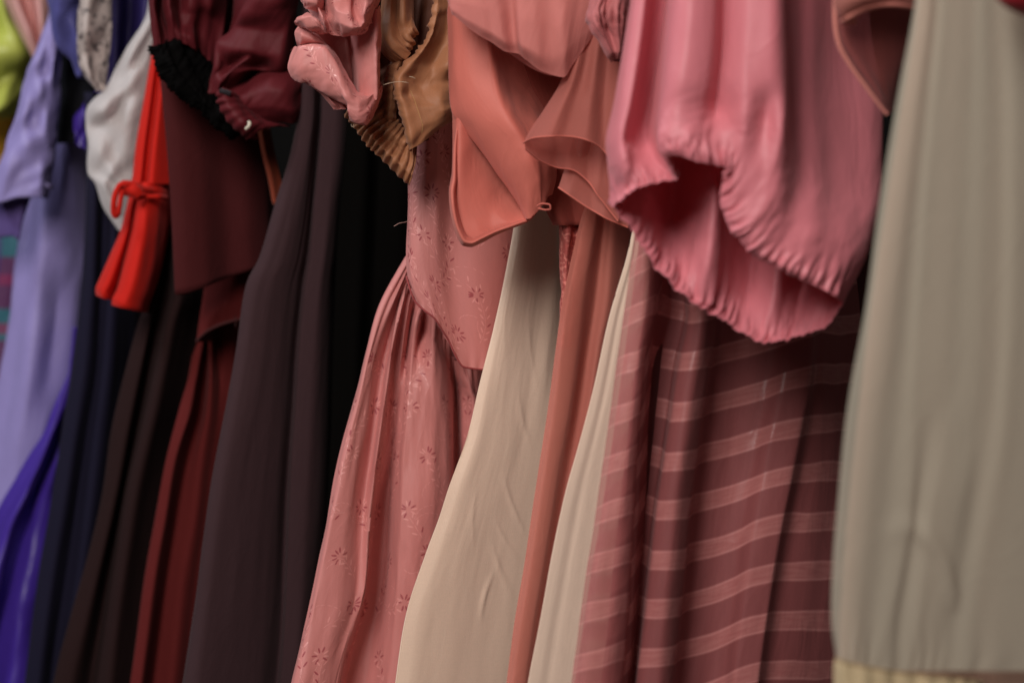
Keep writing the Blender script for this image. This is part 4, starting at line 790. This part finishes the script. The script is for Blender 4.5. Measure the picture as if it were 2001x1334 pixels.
cloth('bodice', grid([F([-130, 100, 250, 360, 440], [960, 980, 1000, 1040, 1080], 0), F([-130, 100, 250, 360, 440], [1020, 1030, 1040, 1070, 1100], -.8), F([-130, 100, 250, 360, 440], [1090, 1095, 1100, 1110, 1125], 0), F([-130, 100, 250, 360, 440], [1160]*5, -.8), F([-130, 100, 250, 360, 440], [1230]*5, 1)], b+.075, 8, 8, disp=wrk(.0015, 30, 8, 6)), fabric('terracotta_crepe', (150, 72, 62), rough=.8), t)
# upper draped layer
dr = grid([[(860, -130, 2), (868, -20, 2), (876, 5, 1.6), (880, 18, 1.2), (884, 30, 1.4)],
           [(900, -130, 0), (902, -20, 0), (906, 10, -.2), (912, 36, -.2), (918, 58, .4)],
           [(935, -130, -.6), (938, -20, -.6), (944, 20, -.8), (954, 58, -.8), (962, 86, .2)],
           [(965, -130, -.8), (968, -20, -.8), (974, 30, -1), (982, 74, -1), (990, 103, .2)],
           [(990, -130, -.2), (994, -20, -.2), (1000, 35, -.2), (1004, 78, -.2), (1010, 105, .4)],
           [(1012, -130, -1), (1014, -20, -1), (1016, 40, -1.4), (1020, 86, -1.4), (1028, 120, 0)],
           [(1040, -130, -1.4), (1042, -20, -1.4), (1046, 45, -1.8), (1050, 100, -1.7), (1054, 139, -.2)],
           [(1070, -130, -1.3), (1072, -20, -1.3), (1074, 45, -1.4), (1078, 106, -1.2), (1084, 149, -.2)],
           [(1100, -130, -1.6), (1100, -20, -1.6), (1100, 40, -1.9), (1102, 100, -1.6), (1102, 152, -.3)],
           [(1130, -130, -1), (1130, -20, -1), (1130, 30, -1), (1128, 75, -.8), (1126, 118, 0)],
           [(1175, -130, .6), (1175, -20, .6), (1172, 20, .6), (1165, 48, .6), (1158, 76, .8)]], b-.012, 12, 14, back=2.2, rl=.6, disp=add(wrk(.0006, 20, 8, 24), diag(.0004, 90, .3, 5)))
cloth('draped_sleeve', dr, fabric('rose_chiffon_double', (216, 134, 126), rough=.7, sheen=.4, bump=.1, alpha=.95, tl=.22, vary=.04), t, solid=0)
tubes('hem_loop', [(ab(b, [(1050, 402, 2), (1060, 398, 1.6), (1074, 400, 1.5), (1076, 408, 1.6), (1066, 410, 1.8), (1052, 407, 2)]), .0006)], chh, t)
# lace glimpse
b = 1.56
m = fabric('rose_lace', (170, 84, 78), rough=.6, sheen=.2, bump=1.0, vary=.35, weave=(500, 250), slub=(200, 400), blot=(300, (214, 130, 118), .5, .6))
tag(cloth('lace_blouse', grid([F([340, 400, 460, 530, 600, 680], [1086, 1088, 1094, 1096, 1096, 1090], 1), F([340, 400, 460, 530, 600, 680], [1104, 1104, 1108, 1106, 1104, 1098], -.2), F([340, 400, 460, 530, 600, 680], [1125, 1126, 1126, 1120, 1114, 1104], .8), F([340, 400, 460, 530, 600, 680], [1150, 1150, 1148, 1136, 1124, 1110], -.2), F([340, 400, 460, 530, 600, 680], [1180, 1180, 1170, 1155, 1140, 1125], 2)], b+.03, 10, 12, back=2, disp=diag(.0012, 150, .3, 4)), m),
    'old-rose lace blouse strip glimpsed right of the cream dress under the flutter sleeve', 'blouse')

# mauve gathered sleeve
b = 1.46
m = fabric('mauve_crepe', (180, 104, 104), rough=.6, sheen=.3, spec=.3)
t = thing('mauve_blouse', (1200, 140, b), 'small mauve sleeve end with a scrunched cuff, tucked beside the bright pink puff sleeve', 'blouse')
cloth('cuff', grid([[(1168, -130, 1), (1166, -30, 1), (1158, 0, 1), (1148, 34, 1), (1152, 50, 1), (1170, 80, .8), (1186, 108, .8), (1196, 120, 1.2)],
                  [(1182, -130, -.4), (1180, -30, -.4), (1172, 0, -.6), (1164, 30, -1), (1168, 48, -1), (1182, 78, -.6), (1194, 104, -.4), (1200, 119, .6)],
                  [(1200, -130, .4), (1196, -30, .4), (1188, 0, -.2), (1182, 28, -.6), (1184, 46, -.4), (1194, 74, 0), (1202, 100, 0), (1204, 118, .6)],
                  [(1218, -130, -.5), (1214, -30, -.5), (1206, 0, -.6), (1202, 26, -.8), (1204, 46, -.6), (1208, 74, -.3), (1210, 100, -.2), (1208, 117, .6)],
                  [(1245, -130, 1), (1242, -30, 1), (1238, 0, 1), (1234, 30, 1), (1230, 50, 1), (1226, 76, 1), (1220, 100, 1), (1214, 116, 1)]], b, 14, 14, back=2,
                 disp=lambda g: (.0016*np.sin(g.U/.0052*6.283+3*vn(g.U*100, g.V*60, 3))*np.exp(-((g.py-36)/26)**2)+.0018*fbm(g.U*90, g.V*90, 5)*np.exp(-((g.py-30)/40)**2)+.0008*fbm(g.U*50, g.V*30, 8))), m, t)

#################################################################### striped skirt
b = 1.425
st = fabric('satin_striped_organza', (184, 106, 106), rough=.6, sheen=.25, spec=.35, bump=.15, stripes=(.0310, .40, (204, 132, 128), .5, 0), tl=.12, alpha=.52)
t = thing('striped_dress', (1350, 1620, b), 'dusky rose dress whose skirt has horizontal satin stripes, under the bright pink puff sleeve', 'dress')
S0, NR, DY = 430, 13, 96.3
def srow(top, xs, d, bot=None):
    ys_ = [top+i*DY for i in range(NR)]; yk = [430, 600, 700, 850, 1000, 1150, 1334, 1620]
    x = [float(np.interp(y, yk, xs)) for y in ys_]
    dd = d if isinstance(d, (int, float)) else None
    return [(x[i], ys_[i], dd if dd is not None else float(np.interp(ys_[i], yk, d))) for i in range(NR)]
yk = [430, 600, 700, 850, 1000, 1150, 1334, 1620]
sg = grid([srow(432, [1242, 1222, 1208, 1188, 1166, 1142, 1118, 1075], 1.2), srow(424, [1250, 1234, 1222, 1204, 1184, 1162, 1140, 1098], -.1), srow(414, [1266, 1258, 1246, 1230, 1214, 1198, 1180, 1145], -.6),
           srow(404, [1282, 1276, 1258, 1246, 1238, 1229, 1214, 1180], 0), srow(402, [1292, 1288, 1266, 1254, 1246, 1238, 1224, 1190], 1.8), srow(408, [1310, 1312, 1290, 1272, 1260, 1248, 1234, 1200], 3.6),
           srow(414, [1328, 1338, 1318, 1296, 1274, 1258, 1240, 1206], 3.2), srow(420, [1337, 1346, 1328, 1306, 1284, 1268, 1250, 1216], .6), srow(418, [1362, 1372, 1358, 1336, 1316, 1300, 1284, 1252], -.4),
           srow(412, [1378, 1392, 1384, 1364, 1344, 1330, 1314, 1284], .6), srow(406, [1384, 1400, 1392, 1372, 1352, 1338, 1322, 1294], 2.8), srow(400, [1400, 1418, 1412, 1396, 1378, 1362, 1346, 1318], 3.4),
           srow(390, [1440, 1462, 1456, 1436, 1416, 1400, 1384, 1356], 3.0), srow(378, [1480, 1504, 1500, 1476, 1450, 1432, 1412, 1384], [2.4]*8), srow(362, [1520, 1546, 1544, 1512, 1484, 1462, 1440, 1410], [1.4, 1.4, 1.2, 1.2, 1.2, 1.2, 1.2, 1.2]),
           srow(350, [1555, 1580, 1584, 1560, 1530, 1504, 1478, 1445], [.8]*8), srow(346, [1572, 1596, 1596, 1576, 1546, 1520, 1494, 1462], [2.0]*8), srow(344, [1606, 1620, 1618, 1612, 1600, 1580, 1556, 1520], 2.6), srow(344, [1660, 1680, 1680, 1680, 1680, 1670, 1650, 1620], 5)],
          b, 8, 10, rec=.55, rl=1.0, disp=add(wrk(.0008, 25, 6, 4), wrk(.0004, 80, 18, 4)))
cell = DY*K*(b+.02)
sg.V = np.broadcast_to((np.arange(sg.P.shape[1])/10.0*.0310)[None, :], sg.V.shape).copy()
cloth('skirt', [sg], st, t, solid=0)
sg1 = Grid(); sg1.__dict__.update(sg.__dict__); sg1.P = sg.P[:41]+np.array([.004, .011, .006]); sg1.P = sg1.P.copy(); sg1.P[..., 2] += .010*np.sin(sg1.P[..., 0]*70)
sg1.U = sg.U[:41]; sg1.V = sg.V[:41]+.012+.3*sg1.U; sg1.closed = False
cloth('inner_layer', [sg1], st, t, solid=0)
sg2 = grid([srow(480, [1275, 1262, 1240, 1222, 1206, 1190, 1172, 1130], 2.0), srow(440, [1330, 1330, 1320, 1300, 1280, 1262, 1245, 1210], 5.0), srow(430, [1400, 1420, 1412, 1396, 1378, 1362, 1346, 1318], 5.4),
            srow(430, [1500, 1520, 1520, 1500, 1480, 1462, 1440, 1400], 5.0), srow(420, [1700, 1740, 1740, 1740, 1740, 1730, 1710, 1680], 6.5)], b, 12, 8, rec=.55, disp=wrk(.002, 20, 4, 9))
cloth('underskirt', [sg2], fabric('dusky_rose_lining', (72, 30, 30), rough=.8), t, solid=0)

#################################################################### bright pink puff sleeve
b = 1.335
hp = fabric('bright_pink_satin', (228, 138, 148), rough=.46, sheen=.3, spec=.4, bump=.2, vary=.07, tl=.22, tlc=(225, 80, 92), crease=.14)
t = thing('bright_pink_dress', (1450, 700, b), 'bright pink satin dress with the largest puff sleeve, gathered into an elastic cuff', 'dress')
fr = [  # front columns, top -> elastic -> little frill
 [(1252, -140, 3), (1226, 60, 3), (1202, 200, 3), (1186, 290, 3), (1190, 350, 3), (1199, 392, 2.6), (1202, 402, 2.4)],
 [(1258, -140, 1), (1234, 60, 1), (1212, 200, 1), (1196, 290, 1), (1203, 340, 1), (1214, 378, 1), (1215, 390, .8)],
 [(1275, -140, .6), (1252, 60, .6), (1230, 200, .2), (1216, 270, 0), (1224, 320, -.4), (1236, 360, 0), (1238, 372, -.2)],
 [(1296, -140, 2.6), (1274, 60, 2.8), (1250, 200, 2.4), (1238, 270, 2), (1248, 315, .6), (1262, 352, 0), (1264, 364, -.2)],
 [(1312, -140, 3), (1292, 60, 3.2), (1272, 190, 3.4), (1262, 260, 2.8), (1275, 305, 1.2), (1296, 344, .2), (1298, 356, 0)],
 [(1322, -140, .4), (1306, 60, .2), (1292, 180, .4), (1284, 250, .4), (1298, 295, -.6), (1326, 338, -.2), (1328, 350, -.2)],
 [(1334, -140, -1.4), (1318, 60, -1.6), (1306, 160, -1.6), (1296, 220, -1.4), (1292, 258, -1.6), (1300, 290, -1.8), (1310, 302, -1.6)],
 [(1362, -140, -2), (1350, 60, -2.4), (1338, 150, -2.4), (1330, 205, -2.2), (1328, 246, -2.4), (1332, 288, -2.6), (1334, 306, -2.4)],
 [(1395, -140, -1.6), (1388, 60, -1.9), (1378, 150, -2), (1368, 205, -1.8), (1362, 250, -2.2), (1364, 296, -2.6), (1366, 316, -2.4)],
 [(1416, -140, -.4), (1412, 60, -.4), (1404, 150, -.4), (1398, 210, -.4), (1394, 256, -1.6), (1396, 304, -2.2), (1398, 322, -2)],
 [(1436, -140, -1.4), (1430, 60, -1.6), (1424, 150, -1.6), (1422, 215, -1.2), (1420, 264, -1.8), (1422, 314, -2.2), (1422, 334, -2)],
 [(1470, -140, -2.2), (1464, 60, -2.4), (1462, 150, -2.4), (1458, 215, -2.4), (1450, 280, -2.2), (1428, 338, -1.9), (1412, 352, -1.6)],
 [(1505, -140, -2.2), (1504, 60, -2.5), (1502, 150, -2.4), (1496, 230, -1.6), (1470, 320, -2), (1424, 384, -1.6), (1408, 392, -1.2)],
 [(1530, -140, -1.6), (1530, 60, -1.8), (1530, 160, -1.8), (1524, 260, -2.2), (1492, 366, -2.0), (1438, 430, -1.6), (1420, 432, -1.2)],
 [(1540, -140, 0), (1540, 60, 0), (1540, 180, .2), (1540, 300, -.8), (1514, 400, -1.8), (1464, 466, -1.6), (1448, 472, -1.2)],
 [(1560, -140, 1.6), (1560, 60, 1.6), (1560, 200, 1.4), (1562, 320, .6), (1540, 430, -1.2), (1496, 498, -1.4), (1484, 508, -1)],
 [(1590, -140, 2.6), (1590, 60, 2.6), (1592, 210, 2.2), (1594, 340, 1.2), (1576, 450, -1), (1538, 518, -1.2), (1530, 530, -.8)],
 [(1616, -140, 4), (1616, 60, 4), (1620, 220, 3.4), (1624, 360, 2.2), (1610, 470, -.4), (1582, 536, -.6), (1576, 550, -.4)],
 [(1640, -140, 5.2), (1646, 60, 5.2), (1662, 220, 4.6), (1664, 370, 3.2), (1650, 480, .4), (1620, 556, 0), (1616, 570, 0)],
 [(1665, -140, 6.4), (1680, 60, 6.4), (1704, 220, 5.6), (1704, 370, 4.4), (1682, 500, 1.4), (1643, 572, 1), (1640, 586, 1)],
 [(1685, -140, 7.2), (1700, 60, 7.2), (1724, 220, 6.6), (1722, 370, 5.6), (1694, 500, 3.4), (1652, 580, 2.4), (1648, 592, 2.2)],
]
bk = [  # far side, seen from inside through the opening
 [(1680, -140, 7), (1690, 60, 7), (1700, 220, 7), (1690, 400, 6.4), (1664, 540, 5), (1636, 608, 3.4), (1630, 622, 3)],
 [(1620, -140, 8), (1630, 60, 8), (1640, 220, 8), (1630, 430, 6), (1614, 560, 4.6), (1596, 634, 3.8), (1590, 648, 3.4)],
 [(1570, -140, 8.4), (1580, 60, 8.4), (1590, 220, 8.2), (1580, 440, 8.6), (1564, 580, 6.6), (1546, 652, 4), (1540, 665, 3.6)],
 [(1530, -140, 8.6), (1535, 60, 8.6), (1540, 220, 8.2), (1530, 440, 5.6), (1512, 580, 4.4), (1496, 660, 3.8), (1490, 671, 3.4)],
 [(1480, -140, 8.2), (1484, 60, 8.2), (1484, 220, 8), (1476, 430, 8.8), (1460, 560, 7.2), (1444, 634, 4), (1438, 646, 3.6)],
 [(1440, -140, 8.2), (1440, 60, 8.2), (1440, 220, 7.8), (1432, 400, 6.0), (1420, 530, 5.4), (1404, 606, 3.8), (1396, 616, 3.4)],
 [(1402, -140, 7.4), (1402, 60, 6.4), (1402, 220, 4.8), (1396, 400, 3.0), (1384, 510, 2.8), (1366, 586, 3.4), (1358, 598, 3)],
 [(1370, -140, 7.4), (1370, 60, 7.4), (1368, 220, 6.8), (1360, 390, 5.6), (1346, 490, 4.6), (1330, 552, 3.4), (1322, 566, 3)],
 [(1330, -140, 7), (1325, 60, 7), (1320, 220, 8), (1314, 370, 8), (1302, 450, 6.6), (1284, 506, 3.4), (1276, 518, 3)],
 [(1290, -140, 6), (1280, 60, 6), (1270, 220, 6), (1264, 340, 5.4), (1256, 400, 4.6), (1244, 446, 3.4), (1236, 456, 3)],
 [(1262, -140, 5), (1240, 60, 5), (1218, 220, 5), (1206, 320, 5), (1206, 370, 4.2), (1208, 400, 3.2), (1204, 412, 2.8)],
]
hg = grid(fr+bk, b, 16, 26, closed=True, disp=lambda g: (
    gather(.006, [(.0050, .0016, .005), (.009, .0014, .010), (.024, .0011, .034)], 11, end='b')(g)+.0012*fbm(g.U*20, g.V*8, 5)+.0013*fbm(g.U*55+g.V*30, g.V*34-g.U*12, 8)*np.clip((g.t-.35)*2, 0, 1)))
cloth('puff_sleeve', hg, hp, t, solid=0.0005)
# elastic casing, a narrow ruched band just inside the edge
P = hg.P[:, -22]; Q = hg.P[:, -12]

# old-rose jacket behind the bright pink sleeve
b = 1.262
m = fabric('old_rose_chiffon', (176, 112, 102), rough=.7, sheen=.3, alpha=.78, tl=.15)
t = thing('old_rose_blouse', (1700, 240, b), 'sheer old-rose blouse cuff hanging between the bright pink sleeve and the grey gown', 'blouse')
jg = grid([[(1634, -140, .8), (1631, 0, .8), (1632, 40, .8), (1640, 85, .8), (1662, 125, .8), (1692, 165, .8), (1716, 196, .8), (1737, 222, .8)],
           [(1646, -140, 0), (1645, 0, 0), (1646, 38, 0), (1654, 80, 0), (1676, 120, 0), (1704, 162, 0), (1724, 195, 0), (1740, 220, .4)],
           [(1680, -140, .3), (1680, 0, .6), (1682, 36, .6), (1688, 76, .6), (1702, 116, .6), (1722, 158, .6), (1734, 192, .6), (1743, 218, .8)],
           [(1730, -140, 1.2), (1730, 0, 1.2), (1730, 34, 1.2), (1732, 70, 1.2), (1738, 112, 1.2), (1744, 155, 1.2), (1746, 190, 1.2), (1748, 216, 1.2)],
           [(1800, -140, 2.5), (1800, 0, 2.5), (1800, 32, 2.5), (1790, 70, 2.5), (1780, 112, 2.5), (1765, 155, 2.5), (1756, 190, 2.5), (1750, 216, 2.5)]], b+.02, 10, 10, disp=wrk(.001, 30, 10))
cloth('sleeve', jg, fabric('old_rose_inside', (122, 62, 58), rough=.8, alpha=.85, tl=.1), t, solid=0)
jg2 = grid([[(1628, -140, .4), (1628, -30, .4), (1630, 10, .4), (1640, 34, .4), (1646, 42, 1)], [(1650, -140, -.6), (1650, -40, -.6), (1650, 0, -.6), (1654, 20, -.4), (1660, 32, 0)],
            [(1690, -140, -.8), (1690, -40, -.8), (1690, -10, -.8), (1692, 4, -.6), (1696, 14, 0)], [(1735, -140, -.6), (1735, -40, -.6), (1735, -15, -.6), (1735, -2, -.4), (1738, 8, 0)], [(1790, -140, .6), (1790, -40, .6), (1790, -10, .6), (1790, 4, .6), (1788, 14, 1)]], b, 10, 10, back=1.5)
cloth('cuff', jg2, m, t, solid=0)
hem('rolled_hem', [along(jg, 'left'), along(jg2, 'bottom')], fabric('old_rose_hem', (190, 120, 108), rough=.8, sheen=.3), t, .0016)

#################################################################### grey-green sheer gown
b = 1.175
gg = fabric('sage_grey_chiffon', (190, 186, 168), rough=.75, sheen=.35, bump=.15, alpha=.66, tl=.3, vary=.05)
gl = fabric('taupe_lining', (172, 140, 124), rough=.85, sheen=.2, bump=.15, vary=.06)
t = thing('sage_grey_gown', (1820, 1620, b), 'sheer sage-grey gown with long full sleeve and pale cuff filling the right side', 'dress')
ys = [-140, 0, 200, 400, 600, 750, 850, 980, 1100, 1200, 1290, 1310]
def arch(g):                                         # one soft bowed fold above the cuff
    a = np.arctan2(1210-g.py, g.px-1770); r = np.hypot((g.px-1770)/95, (g.py-1210)/180)
    return .0022*np.exp(-((r-1)/.13)**2)*np.clip((a-.1)*2.5, 0, 1)*np.clip((1.9-a)*2, 0, 1)
og = grid([F(ys, [1800, 1788, 1752, 1719, 1692, 1664, 1650, 1638, 1628, 1625, 1634, 1636], 1.2), F(ys, [1808, 1797, 1764, 1733, 1706, 1682, 1668, 1656, 1646, 1642, 1650, 1652], 0), F(ys, [1822, 1816, 1790, 1764, 1740, 1718, 1704, 1692, 1682, 1674, 1676, 1678], -.4),
           F(ys, [1836, 1832, 1812, 1792, 1774, 1760, 1750, 1738, 1722, 1706, 1700, 1702], [.6, .6, .6, .6, .8, .8, .8, .8, .6, .6, .5, .5]), F(ys, [1850, 1848, 1832, 1815, 1802, 1792, 1786, 1778, 1760, 1742, 1730, 1730], -.3), F(ys, [1880, 1880, 1868, 1856, 1846, 1830, 1814, 1796, 1780, 1764, 1756, 1756], [-.2]*6+[.4, .6, .8, .8, .6, .6]),
           F(ys, [1900, 1902, 1896, 1888, 1878, 1866, 1850, 1828, 1810, 1796, 1784, 1782], [.2]*6+[-.2, -1.2, -1, -.6, 0, 0]), F(ys, [1920, 1922, 1922, 1918, 1912, 1906, 1896, 1872, 1848, 1828, 1812, 1810], [-.2]*6+[0, -1.0, -.8, -.4, .4, .4]),
           F(ys, [1945, 1950, 1955, 1955, 1950, 1942, 1930, 1905, 1884, 1866, 1848, 1846], .6), F(ys, [1970, 1980, 1984, 1984, 1980, 1970, 1962, 1940, 1918, 1900, 1886, 1884], -.3), F(ys, [2000, 2010, 2015, 2015, 2012, 2005, 1996, 1980, 1960, 1944, 1930, 1926], .5), F(ys, [2060]*12, 1.5)],
          b, 12, 12, rl=.2, disp=add(wrk(.0005, 22, 4, 4), arch, gather(.004, [(.009, .0007, .012), (.022, .0006, .05)], 3, end='b')))
cloth('sleeve', og, gg, t, solid=0)
ys = [-140, 0, 300, 600, 900, 1100, 1334, 1620]
lg = grid([F(ys, [1806, 1794, 1746, 1702, 1668, 1650, 1640, 1640], 1.5), F(ys, [1830, 1826, 1790, 1752, 1720, 1700, 1690, 1690], .3), F(ys, [1870, 1866, 1840, 1806, 1790, 1780, 1774, 1770], 1.2), F(ys, [1900, 1900, 1880, 1860, 1850, 1846, 1842, 1840], -.1), F(ys, [1940, 1940, 1930, 1920, 1914, 1910, 1908, 1908], .8),
           F(ys, [1985, 1990, 1985, 1975, 1968, 1962, 1958, 1955], -.3), F(ys, [2090]*8, 1)], b+.025, 10, 8, rl=.45, back=4, disp=wrk(.0008, 20, 4, 44))
cloth('skirt', lg, gl, t, solid=0)
cp = fabric('pale_yellow_cuff', (190, 172, 136), rough=.7, sheen=.3, tl=.1)
cg_ = grid([[(1633, 1286, .4), (1630, 1300, .4), (1632, 1340, .4), (1640, 1400, .4)], [(1655, 1294, -.8), (1653, 1310, -.8), (1655, 1345, -.8), (1660, 1400, -.8)], [(1700, 1304, -1), (1700, 1318, -1), (1700, 1350, -1), (1702, 1400, -1)], [(1760, 1314, -.8), (1760, 1328, -.8), (1760, 1360, -.8), (1760, 1410, -.8)],
            [(1830, 1322, -1), (1830, 1336, -1), (1830, 1366, -1), (1830, 1420, -1)], [(1910, 1330, 0), (1910, 1344, 0), (1910, 1370, 0), (1910, 1430, 0)]], b, 24, 12, back=3,
           disp=lambda g: .0007*np.sin(g.U/.010*6.283+2*vn(g.U*60, g.V*20, 3))+.001*vn(g.U*200, g.V*60, 5))
cloth('cuff', cg_, cp, t)
hem('cuff_seam', [cg_.P[:cg_.nfront+1, 0]], fabric('cuff_edge', (150, 128, 96)), t, .0008)
# crimson corner
tag(cloth('crimson_garment', grid([[(1925, -140, 0), (1930, -60, 0), (1940, -18, 0), (1962, 10, 0), (2005, 30, .5)], [(1950, -140, -1), (1955, -60, -1), (1962, -20, -1), (1980, 2, -.8), (2020, 20, 0)], [(2000, -140, -1), (2000, -60, -1), (2000, -30, -1), (2015, -10, -.6), (2060, 5, 0)], [(2070, -140, 1), (2070, -60, 1), (2070, -30, 1), (2080, -10, 1), (2100, 0, 1)]], 1.13, 10, 10, back=2, disp=diag(.001, 40, .4)), fabric('crimson_satin', (150, 34, 44), rough=.5)),
    'crimson fabric corner poking in at the top right above the sage-grey gown', 'garment')
